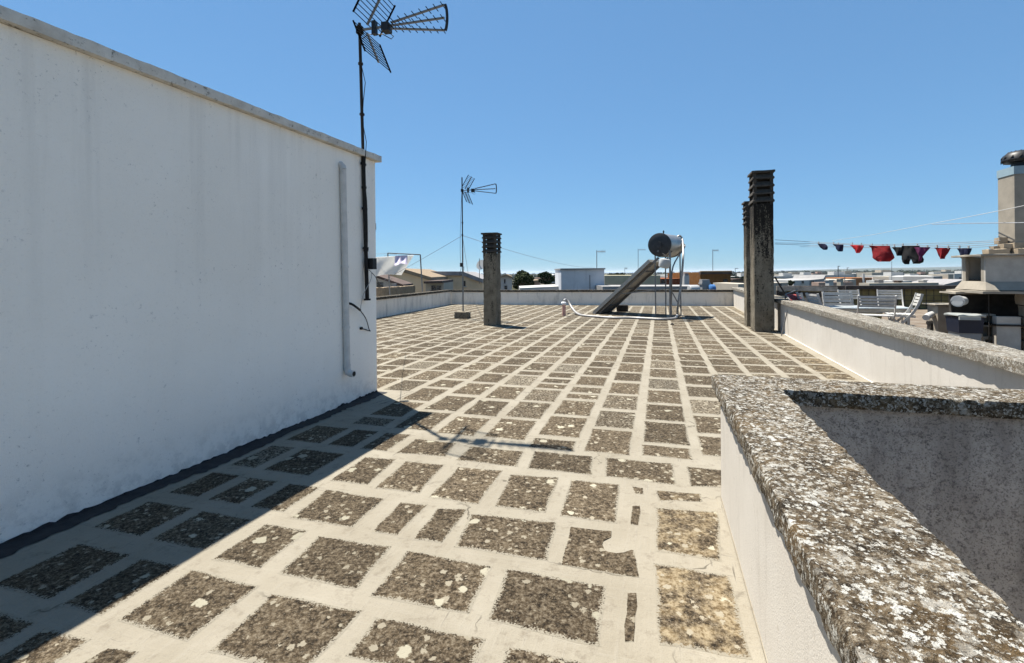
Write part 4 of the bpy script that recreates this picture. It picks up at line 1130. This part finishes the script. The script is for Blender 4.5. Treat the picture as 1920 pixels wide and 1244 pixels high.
# low blue hills on the right
def hill(u_, v_):
    px = 1430 + 1100 * u_
    prof = [(0, 0), (.06, .25), (.12, .55), (.2, .85), (.28, .9), (.34, 1.05), (.45, 1.0), (.6, 1.15), (.8, 1.0), (1.0, .9)]
    for (a, h0), (b_, h1) in zip(prof, prof[1:]):
        if a <= u_ <= b_: h = h0 + (h1 - h0) * (u_ - a) / (b_ - a)
    Y = 3000 + 2600 * v_
    X = (px - CX) / FPX * Y
    zz = -7 + h * 32 * (math.sin(math.pi * min(1, v_ * 1.0) / 1.0 * .5)) if v_ > 0 else -8
    zz += 2.2 * noise.noise(V(X * .004, Y * .002, 0)) * v_
    return V(X, Y, zz)
o = MB().grid(hill, 70, 14).build('hills', 'hill_land', origin=V(0, 0, 0), smooth=True); tag(o, 'low blue hills on the horizon at the right', kind='structure')

def house_front(pts_px, Dp, depth, name='house', z0=GZ):
    """front outline (top edge, left to right, in photo pixels) dropped to the ground and extruded back"""
    top = [at_y(x, y, Dp) for x, y in pts_px]
    poly = top + [V(top[-1].x, Dp, z0), V(top[0].x, Dp, z0)]
    return MB().extrude(poly, V(0, depth, 0))
def windows(t, Dp, rects, mat='window_dark', frame=True):
    for x0, y0, x1, y1 in rects:
        a, b_ = at_y(x0, y0, Dp), at_y(x1, y1, Dp)
        c = (a + b_) / 2; w, h = abs(b_.x - a.x), abs(a.z - b_.z)
        wn = MB().box(c + V(0, -.02, 0), (w, .06, h)).build('window', mat, t)
        if frame: MB().box(V(c.x, Dp - .06, min(a.z, b_.z) - .05), (w + .2, .12, .08)).build('sill', 'house_white', wn)
def house(pts, Dp, depth, mat, label, wins=(), roof=None, name='house', cat='house', group=None, cop=None):
    x0 = at_y(pts[0][0], 540, Dp).x; x1 = at_y(pts[-1][0], 540, Dp).x
    t = thing(name, V((x0 + x1) / 2, Dp, GZ), label, cat, group)
    house_front(pts, Dp, depth).build('wall', mat, t)
    if roof:
        th, over, rm = roof
        mb = MB()
        for (xa, ya), (xb, yb) in zip(pts, pts[1:]):
            if abs(xb - xa) < 1: continue
            a, b_ = at_y(xa, ya, Dp), at_y(xb, yb, Dp)
            dv = (b_ - a).normalized()
            q = [a - V(0, over, 0) + Z3 * .01, b_ - V(0, over, 0) + Z3 * .01, b_ + V(0, depth, 0) + Z3 * .01, a + V(0, depth, 0) + Z3 * .01]
            mb.extrude(q, Z3 * th)
        mb.build('roof', rm, t)
    windows(t, Dp, wins)
    return t
# left group seen past the white building
house([(640, 505), (704, 519), (759, 538)], 27, 2.2, 'house_white', 'white house with a dark sloping eave just right of the white building', [(707, 530, 718, 546)], roof=(.13, .5, 'roof_brown'))
t = house([(690, 524), (733, 516), (753, 510), (810, 527), (812, 540)], 34, 12, 'tan_plaster', 'tan gabled house wall with a tiled edge behind the laundry frame', roof=(.25, .25, 'tile_tan'))
MB().box(at_y(740, 537, 26.4) - Z3 * .3, (.2, .3, .9)).build('chimney_pot', 'house_grey', t)
house([(806, 517), (868, 517), (905, 531)], 42, 14, 'tan_plaster', 'tan house with a flat grey roof edge behind the far antenna', [(869, 527, 873, 537)], roof=(.35, .3, 'roof_grey'))
t = house([(798, 532), (832, 531)], 31, 5, 'house_cream', 'small cream outbuilding under a brown canopy', [(809, 536, 817, 547), (819, 536, 827, 547)], roof=(.15, .7, 'roof_brown'))
house([(893, 522), (935, 521)], 70, 10, 'house_pink', 'far pinkish house peeping out right behind the squat chimney', [(898, 526, 901, 531), (908, 526, 911, 531)], roof=(.3, .2, 'roof_grey'))
t = house([(932, 524), (949, 518), (960, 523)], 48, 9, 'house_white', 'white gabled house with two dark windows left of the round tree', [(945, 524, 948, 532), (946, 536, 951, 543)], roof=(.2, .3, 'tile_tan'))
house([(975, 532), (1012, 529)], 75, 9, 'house_pink', 'low pink roofed house between the two trees', [(990, 535, 993, 540)], roof=(.3, .3, 'tile_tan'))
t = house([(1023, 522), (1040, 517), (1062, 517)], 55, 10, 'house_cream', 'cream house with two dark windows behind the grey box', [(1029, 533, 1035, 537), (1044, 533, 1053, 538), (1042, 521, 1045, 524)], roof=(.12, .2, 'house_white'))
MB().box((at_y(1024, 530.5, 54.9) + at_y(1056, 530.5, 54.9)) / 2, (2.0, .2, .15)).build('string_course', 'house_white', t)
house([(975, 540.5), (1052, 537)], 38, 6, 'house_white', 'low white rooftop ledge left of the grey box')
t = house([(1052, 506.5), (1133, 505.5)], 36, 5, 'box_wall', 'plain grey rain streaked rooftop box in the middle distance', name='rooftop_box', cat='building')
a, b_ = at_y(1052, 506.5, 36), at_y(1133, 505.5, 36)
MB().box(V((a.x + b_.x) / 2, 38.4, a.z + .06), (b_.x - a.x + .12, 5.1, .1)).build('coping', 'roof_grey', t)
for x in (1106,): MB().box(at_y(x, 525, 35.98) - Z3 * .6, (.05, .05, 1.9)).build('corner_joint', 'roof_grey', t)
house([(1133.5, 517), (1238, 517)], 44, 10, 'beige_plaster', 'long beige blank wall right of the grey box')
house([(1130, 537.5), (1330, 537)], 33, 4, 'house_grey', 'low grey roof ledge behind the solar panel')
house([(1188, 526), (1222, 524)], 58, 8, 'house_cream', 'cluttered cream roof hut behind the panel', [(1206, 529, 1210, 535), (1196, 531, 1201, 536)])
house([(1196, 519.5), (1233, 518.5)], 90, 12, 'house_white', 'white far house just left of the heater legs', [(1204, 523, 1208, 528), (1218, 523, 1221, 528)])
house([(1234, 523), (1286, 522.5)], 52, 9, 'brick_red', 'red brown rooftop wall between the heater legs', [(1240, 525, 1246, 532)])
house([(1255, 518.5), (1274, 518)], 80, 9, 'house_grey', 'grey far house showing above the red brown wall')
t = house([(1283, 517.5), (1292.5, 517)], 46, .6, 'house_white', 'white square chimney stack with a dark cap right of the heater', name='chimney', cat='chimney')
MB().box(at_y(1288, 515.5, 46) + V(0, .3, 0), (.35, .5, .28)).build('cap', 'roof_grey', t)
t = house([(1292, 523.5), (1314, 523.5)], 60, 8, 'house_pink', 'pinkish terrace with railing left of the brown building', [(1299, 526, 1306, 534)])
for i in range(9): MB().box(at_y(1296 + i * 2.1, 527, 59.8), (.05, .05, .5)).build('baluster', 'house_white', t)
# brown building with saw-tooth tiled edge
t = house([(1314, 512), (1370, 511.5)], 47, 10, 'brick_brown', 'brown building with a toothed tile edge right of the heater', [(1356, 524, 1364, 543)], name='brown_building', cat='building')
a, b_ = at_y(1313, 510.5, 46.9), at_y(1371, 510, 46.9)
MB().box((a + b_) / 2 - Z3 * .12 + V(0, .1, 0), ((b_ - a).x, .5, .22)).build('cornice', 'roof_brown', t)
for i in range(20):
    q = a + (b_ - a) * ((i + .5) / 20)
    MB().lathe([(.065, 0), (.065, .5)], q + V(0, -.25, .05), V(0, 1, 0), 8).build('roof_tile', 'tile_tan', t)
o = MB().lathe([(.0, 0), (.26, .02), (.31, .07), (.31, .62), (.26, .68), (.0, .70)], at_y(1291, 543.5, 31.5), V(1, .1, 0), 20).build('water_tank', 'white_plastic', None, True); tag(o, 'white horizontal water tank on the roof beyond the back parapet', 'water tank')
o = MB().lathe([(.0, 0), (.22, .02), (.27, .06), (.27, .32), (.22, .36), (.0, .37)], at_y(1330, 541.5, 31.5), V(1, .1, 0), 20).build('water_tank', 'water_tank_blue', None, True); tag(o, 'blue water tank beside the white one beyond the back parapet', 'water tank')
o = MB().box(at_y(1321, 537, 32), (.5, .5, .9)).box(at_y(1321, 532, 32), (.6, .6, .12)).build('chimney', 'house_grey'); tag(o, 'stubby grey roof vent between the white and blue water tanks', 'chimney')
house([(1370, 526), (1386, 525), (1403, 527)], 52, 9, 'house_grey', 'grey roof walls just right of the brown building', roof=(.12, .6, 'roof_brown'))
house([(1384, 533), (1412, 532)], 40, 5, 'house_cream', 'cream rooftop ledge left of the tall chimneys')
# right group seen over the neighbouring terrace
house([(1440, 531), (1478, 530.5)], 60, 3, 'house_cream', 'low cream house just right of the tallest chimney', [(1462, 533, 1465, 536)])
house([(1466, 524.5), (1492, 524)], 110, 12, 'beige_plaster', 'far beige house near the tallest chimney', [(1472, 527, 1475, 530)])
house([(1488, 526), (1517, 525.5)], 75, 9, 'house_white', 'white house with a dark doorway beyond the timber screen', [(1503, 527, 1507, 532)])
house([(1512, 526), (1544, 523), (1548, 516.5), (1548, 530)], 82, 9, 'house_grey', 'pale grey house with a tall white end wall beyond the timber screen', [(1520, 527, 1526, 533)])
house([(1535, 530), (1600, 529)], 50, 1.2, 'house_pink', 'long flat pinkish roof edge beyond the timber screen')
t = house([(1597, 521.5), (1635, 521)], 95, 9, 'house_orange', 'orange rendered house beyond the terrace', roof=None)
MB().box((at_y(1619, 524, 94.8)), (.25, .3, 2.2)).build('pilaster', 'house_white', t)
house([(1582, 526), (1605, 524)], 88, 8, 'house_cream', 'small cream house left of the orange one', [(1590, 527, 1593, 530)])
house([(1632, 524.5), (1668, 524)], 100, 9, 'house_white', 'white flat roofed house right of the orange one', [(1648, 526, 1654, 529)])
house([(1630, 531.5), (1760, 530.5)], 40, 1.2, 'house_cream', 'long cream roof wall directly behind the yellow terrace wall')
for i_, (x_, w_, y_, m_, l_) in enumerate(((1648, 9, 526, 'house_grey', 'dark stub chimney on the cream roof wall, left one'), (1683, 6, 528, 'roof_brown', 'short black roof vent behind the yellow terrace wall'), (1555, 8, 526.5, 'house_white', 'white roof box on the pinkish roof edge'), (1575, 5, 524, 'house_cream', 'slim cream chimney on the pinkish roof edge'), (1730, 7, 526.5, 'house_white', 'white roof box on the cream roof wall, right one'))):
    q_ = at_y(x_, y_, 41); o = MB().box(q_ - Z3 * .55, (w_ / FPX * 41, .5, 1.1)).box(q_ + Z3 * .03, (w_ / FPX * 41 + .12, .62, .08)).build('roof_vent', m_); tag(o, l_, 'vent')
house([(1660, 522.5), (1712, 521.5)], 125, 14, 'house_pink', 'far pink house block in the right distance', [(1670, 525, 1673, 528), (1690, 525, 1693, 528)])
house([(1688, 527.5), (1710, 527)], 62, 6, 'house_white', 'low white skylight box on the cream roof')
house([(1704, 520), (1736, 519)], 90, 9, 'house_cream', 'cream stepped house in the right distance', [(1712, 523, 1715, 527), (1727, 522, 1730, 527)])
house([(1733, 519.5), (1752, 517.5), (1766, 518)], 85, 8, 'house_white', 'white house with a dark door in the right distance', [(1744, 525, 1749, 532)])
house([(1750, 519), (1767, 518.5)], 78, 6, 'house_grey', 'grey drum shaped roof block in the right distance')
house([(1764, 524.5), (1782, 523)], 84, 7, 'house_pink', 'pink roof block near the grill')
house([(1778, 514.5), (1788, 514.5)], 84, 4, 'house_cream', 'slim cream tower block left of the grill')
house([(1770, 534), (1812, 524)], 60, 6, 'roof_grey', 'slanting dark solar roof left of the grill')
# far houses scattered over the plain
rnd = random.Random(11)
for px, Dp, mat, lab in (
    (1463, 210, 'house_white', 'tiny white house far off beside the tallest chimney'), (1480, 330, 'house_cream', 'tiny cream house on the plain beside the tallest chimney'),
    (1502, 260, 'house_white', 'tiny far white house above the red beach chair'), (1530, 380, 'house_pink', 'tiny far pink house below the leftmost briefs'),
    (1556, 190, 'house_white', 'tiny white house far right of the tall white end wall'), (1566, 300, 'house_grey', 'tiny grey house at the foot of the left pylon'),
    (1580, 230, 'house_cream', 'tiny cream house between the two pylons'), (1600, 340, 'house_white', 'tiny far white house below the bright red briefs'),
    (1645, 260, 'house_cream', 'tiny cream far house below the red shorts'), (1662, 180, 'house_white', 'white far house right of the pole under the red shorts'),
    (1684, 320, 'house_grey', 'tiny grey far house below the small black briefs'), (1700, 240, 'house_white', 'tiny white far house below the black shorts'),
    (1722, 300, 'house_pink', 'tiny pink far house below the purple briefs'), (1745, 210, 'house_white', 'white far house below the dark red briefs'),
    (1768, 330, 'house_cream', 'tiny cream far house left of the slim tower'), (1795, 230, 'house_white', 'tiny white far house close to the grill hood'),
    (1384, 190, 'house_white', 'tiny white house between the brown building and the tall chimneys'), (1300, 160, 'house_cream', 'tiny cream house beyond the pinkish terrace'),
    (1268, 230, 'house_white', 'tiny white house beyond the heater legs'), (1010, 190, 'house_pink', 'tiny pink house seen between the round tree and the pine')):
    w = rnd.uniform(8, 15); h = rnd.uniform(4.8, 7.0)
    c = at_y(px, 520, Dp); c = V(c.x, Dp, GZ)
    o = thing('far_house', c, lab, 'house', 'tiny houses scattered far off in the town')
    MB().box(c + Z3 * (h / 2), (w, w * .8, h)).build('wall', mat, o)
    MB().box(c + Z3 * (h + .15) + V(w * .2, 0, .5), (w * .35, w * .3, 1.3)).build('stair_hut', mat, o)
    for k_ in (-.25, .2): MB().box(c + V(w * k_, -w * .4 - .02, h * .62), (1.1, .1, 1.3)).build('window', 'window_dark', o)

# ------------------------------------------------------------------ trees
def foliage(c, rx, ry, rz, n, leaf, rg, flat=0.0, lumps=14):
    mb = MB(); cl = []
    for i in range(lumps):
        d = V(rg.gauss(0, 1), rg.gauss(0, 1), rg.gauss(0, 1)).normalized()
        if flat: d.z = abs(d.z) * .8
        r = rg.uniform(.35, .80)
        cl.append((V(d.x * rx * r, d.y * ry * r, d.z * rz * r), rg.uniform(.28, .46)))
    vs, fs = [], []
    for i in range(n):
        o_, s_ = rg.choice(cl)
        d = V(rg.gauss(0, 1), rg.gauss(0, 1), rg.gauss(0, 1)).normalized() * (rg.random() ** .35)
        p = c + o_ + V(d.x * rx, d.y * ry, d.z * rz) * s_
        a = V(rg.gauss(0, 1), rg.gauss(0, 1), rg.gauss(0, .6)).normalized(); b_ = a.cross(V(rg.gauss(0, 1), rg.gauss(0, 1), rg.gauss(0, 1))).normalized()
        L = leaf * rg.uniform(.6, 1.3); k_ = len(vs)
        vs += [p - a * L * .5, p + b_ * L * .28, p + a * L * .5, p - b_ * L * .28]; fs.append((k_, k_ + 1, k_ + 2, k_ + 3))
    return mb.add(vs, fs)
def tree(px, ytop, ybot, wpx, Dp, mat, label, seed, flat=0.0, group='trees beyond the roof', n=3500, leaf=.42):
    rg = random.Random(seed)
    top, bot = at_y(px, ytop, Dp), at_y(px, ybot, Dp)
    rx = wpx / 2 / FPX * Dp; rz = (top.z - bot.z) / 2
    c = V(top.x, Dp, (top.z + bot.z) / 2)
    t = thing('tree', V(c.x, c.y, GZ), label, 'tree', group)
    MB().tube([V(c.x, c.y, GZ), V(c.x + .1, c.y, (GZ + c.z) / 2), V(c.x - .1, c.y, c.z)], [.35, .26, .14], 8).build('trunk', 'bark', t, True)
    lm = MB()
    for i in range(5):
        a = i * 1.3; lm.tube([V(c.x, c.y, c.z - rz * .9), c + V(math.cos(a) * rx * .6, math.sin(a) * rx * .6, rz * rg.uniform(-.2, .4))], [.11, .04], 6)
    lm.build('limb', 'bark', t)
    foliage(c, rx, rx, rz, n, leaf, rg, flat).build('crown', mat, t)
tree(979, 508, 543, 44, 52, 'leaf_cypress', 'dense round dark green tree behind the back parapet', 3, n=7000, leaf=.36)
tree(1025, 512, 533, 36, 50, 'leaf_pine', 'spreading umbrella pine left of the grey box', 5, n=4500, leaf=.34)
tree(1144, 512, 524, 17, 70, 'leaf_pine', 'left of three tree tops over the beige wall', 8, n=1800)
tree(1156, 512.5, 524, 13, 74, 'leaf_pine', 'middle of three tree tops over the beige wall', 9, n=1500)
tree(1166, 513, 524, 13, 78, 'leaf_pine', 'right of three tree tops over the beige wall', 10, n=1500)
tree(1378, 519, 527, 18, 120, 'leaf_far', 'small tree just right of the brown building', 12, n=1500, leaf=.5)
tree(1393, 518, 527, 18, 120, 'leaf_far', 'small tree just left of the tall chimneys', 13, n=1500, leaf=.5)
tree(1483, 526, 536, 10, 58, 'leaf_cypress', 'small yellow green bush tree beyond the timber screen', 14, n=1200, leaf=.3)
# far belt of woodland over the plain
rg = random.Random(21); vs, fs = [], []
for i in range(620):
    Dp = 260 + 1500 * rg.random() ** 1.2; px = rg.uniform(1340, 1900) if i < 470 else rg.uniform(860, 1340)
    c = at_y(px, 515, Dp); R_ = rg.uniform(1.6, 3.4) * (1 + Dp / 2600); c = V(c.x, Dp, GZ + R_ * .7)
    for j in range(46):
        d = V(rg.gauss(0, 1), rg.gauss(0, 1), rg.gauss(0, .7)).normalized() * R_ * rg.uniform(.55, 1.05)
        d.x *= 1.5; d.z = max(d.z, -R_ * .6)
        p = c + d; L = R_ * rg.uniform(.28, .5)
        a = V(rg.gauss(0, 1), rg.gauss(0, 1), rg.gauss(0, .5)).normalized(); b_ = a.cross(V(rg.gauss(0, 1), rg.gauss(0, 1), rg.gauss(0, 1))).normalized()
        k_ = len(vs); vs += [p - a * L, p + b_ * L * .7, p + a * L, p - b_ * L * .7]; fs.append((k_, k_ + 1, k_ + 2, k_ + 3))
o = MB().add(vs, fs).build('woodland', 'leaf_far', origin=V(0, 0, 0)); tag(o, 'belt of dark olive trees across the distant plain', 'woodland', kind='stuff')

# ------------------------------------------------------------------ distant aerials and masts
def aerial(px, ybase, ytop, Dp, arm, label, r=.03):
    a, b_ = at_y(px, ybase + 12, Dp), at_y(px, ytop, Dp)
    t = thing('roof_aerial', a, label, 'antenna', 'small aerials on distant roofs')
    MB().tube([a, b_], r, 6).build('mast', 'galvanised', t)
    if arm:
        L = arm / FPX * Dp; y = b_ - Z3 * .12
        m = MB().tube([y, y + V(L, -.2, 0)], r * .7, 5)
        for i in range(6):
            q = y + V(L * (.25 + .14 * i), -.05 * i, 0); m.tube([q - V(.05, .16, .0), q + V(.05, .16, 0)], r * .45, 4); m.tube([q - V(0, 0, .12), q + V(0, 0, .12)], r * .4, 4)
        m.build('boom', 'galvanised', t)
aerial(1119, 505, 469.5, 38, 15, 'thin aerial standing on the grey rooftop box')
aerial(1196.5, 518, 467, 60, 13, 'aerial with a short bar left of the water heater')
aerial(1336.5, 510, 468, 52, 9, 'aerial standing behind the brown building')
aerial(1171.5, 517, 502, 70, 4, 'low faint aerial over the beige wall')
aerial(899, 520, 485, 40, 0, 'thin pole with a dish half hidden by the squat chimney')
aerial(1378.5, 522, 503, 130, 5, 'faint far mast left of the tall chimneys', .07)
aerial(1571.5, 520, 499, 170, 2.5, 'far pylon mast on the plain, left one of two', .14)
aerial(1588.5, 520, 502, 230, 2.5, 'far pylon mast on the plain, right one of two', .14)
aerial(1672, 520, 490, 90, 0, 'thin pole rising below the red shorts', .035)
aerial(1584, 533, 520, 48, 0, 'short dark pole on the pinkish roof', .03)
q = at_y(902.5, 497, 40)
o = MB().lathe([(.0, -.12), (.2, -.1), (.38, -.03), (.45, .04)], q, V(-.4, -.8, .35), 20).build('satellite_dish', 'house_white', None, True); tag(o, 'small satellite dish peeping from behind the squat chimney', 'dish')

# ------------------------------------------------------------------ neighbouring roof on the left: wall, frame and sheets
n0, n1 = at_z(560, 590, .0), None
P0_, P1_ = V(-9.0, 15.8, 0), V(-5.6, 27.5, 0)
o = MB().rough(P0_ - Z3 * .3, ((P1_ - P0_).normalized(), V(-(P1_ - P0_).normalized().y, (P1_ - P0_).normalized().x, 0), Z3), ((P1_ - P0_).length, .3, 1.12), (.12, .15, .14), .02, 4, .02).build('rubble_wall', 'tile_tan', None, True)
tag(o, 'rough tan wall top just beyond the left parapet', 'wall')
o = MB().prism([(LN - LDIR * 10 + LNRM * .3)[:2], (LB + LNRM * .3)[:2], (LB + LNRM * 9)[:2], (LN - LDIR * 10 + LNRM * 9)[:2]], -7, -.02).build('neighbour_roof', 'render_grey', origin=V(0, 0, 0)); tag(o, 'neighbouring roof on the left', kind='structure')
FY = 21.0
fl, fr2 = at_y(727, 475, FY), at_y(788, 478, FY + 1.0)
fb, fb2 = at_y(732, 548, FY), at_y(793.5, 548, FY + 1.0)
ft = thing('drying_frame', V((fl.x + fr2.x) / 2, FY, 0), 'grey metal drying frame on the roof beyond the left parapet', 'frame')
for a, b_ in ((fl, V(fb.x, fb.y, 0)), (fr2, V(fb2.x, fb2.y, 0))): MB().tube([a, b_], .03, 8).build('post', 'galvanised', ft)
MB().tube([fl, fr2], .025, 8).build('cross_bar', 'galvanised', ft)
back = at_y(690, 478, FY - 3.2)
for k_ in (0, .5, 1):
    a = fl + (fr2 - fl) * k_ * .8; MB().tube([a, a + (back - fl)], .006, 5).build('line', 'rope', ft)
def sheet(name, corners, Y0, Y1, mat, label, ph=0.0, amp=.12, nx=26, ny=16):
    """corners TL,TR,BR,BL in pixels; hangs in a vertical curtain with folds"""
    def fn(u_, v_):
        x = (corners[0][0] * (1 - u_) + corners[1][0] * u_) * (1 - v_) + (corners[3][0] * (1 - u_) + corners[2][0] * u_) * v_
        y = (corners[0][1] * (1 - u_) + corners[1][1] * u_) * (1 - v_) + (corners[3][1] * (1 - u_) + corners[2][1] * u_) * v_
        y += 1.6 * math.sin(u_ * 7 + ph) * v_
        p = at_y(x, y, Y0 + (Y1 - Y0) * u_)
        return p + V(.3, -1, 0) * (amp * (.3 + v_) * math.sin(u_ * 13 + v_ * 3.5 + ph) + .35 * v_ * v_)
    m1 = MB().grid(fn, nx, ny)
    m2 = MB().grid(lambda u_, v_: fn(u_, v_) + V(-.003, .012, 0), nx, ny, True)
    m1.add(m2.v, m2.f)
    o = m1.build(name, mat, None, True); tag(o, label, 'laundry', 'sheets on the drying frame')
sheet('sheet', [(676, 484), (776, 479), (752, 515), (676, 520)], 18.2, 20.8, 'sheet_cloth', 'large white sheet billowing on the drying frame', 0.3)
sheet('towel', [(741, 480), (764, 479), (763, 495), (739, 497)], 18.6, 19.0, 'mauve_cloth', 'pale mauve towel hanging in front of the white sheet', 1.0, .05, 12, 8)

# ------------------------------------------------------------------ haze
HZ0, HZ1 = GZ - 5.0, 30.0
hz = MB().box(V(0, 0, (HZ0 + HZ1) / 2), (30000, 30000, HZ1 - HZ0)).build('haze', 'sealant', origin=V(0, 0, 0))
hm = bpy.data.materials.new('haze_air'); hm.use_nodes = True
hnt = hm.node_tree; hnt.nodes.remove(hnt.nodes['Principled BSDF'])
pv = hnt.nodes.new('ShaderNodeVolumePrincipled'); pv.inputs['Color'].default_value = (.80, .90, 1.0, 1); pv.inputs['Density'].default_value = .00010
pv.inputs['Anisotropy'].default_value = .2
hnt.links.new(pv.outputs[0], hnt.nodes['Material Output'].inputs['Volume'])
hz.data.materials.clear(); hz.data.materials.append(hm)
tag(hz, 'thin blue summer haze over the plain', kind='stuff')
for o in bpy.data.objects:
    if '_o' in o: del o['_o']
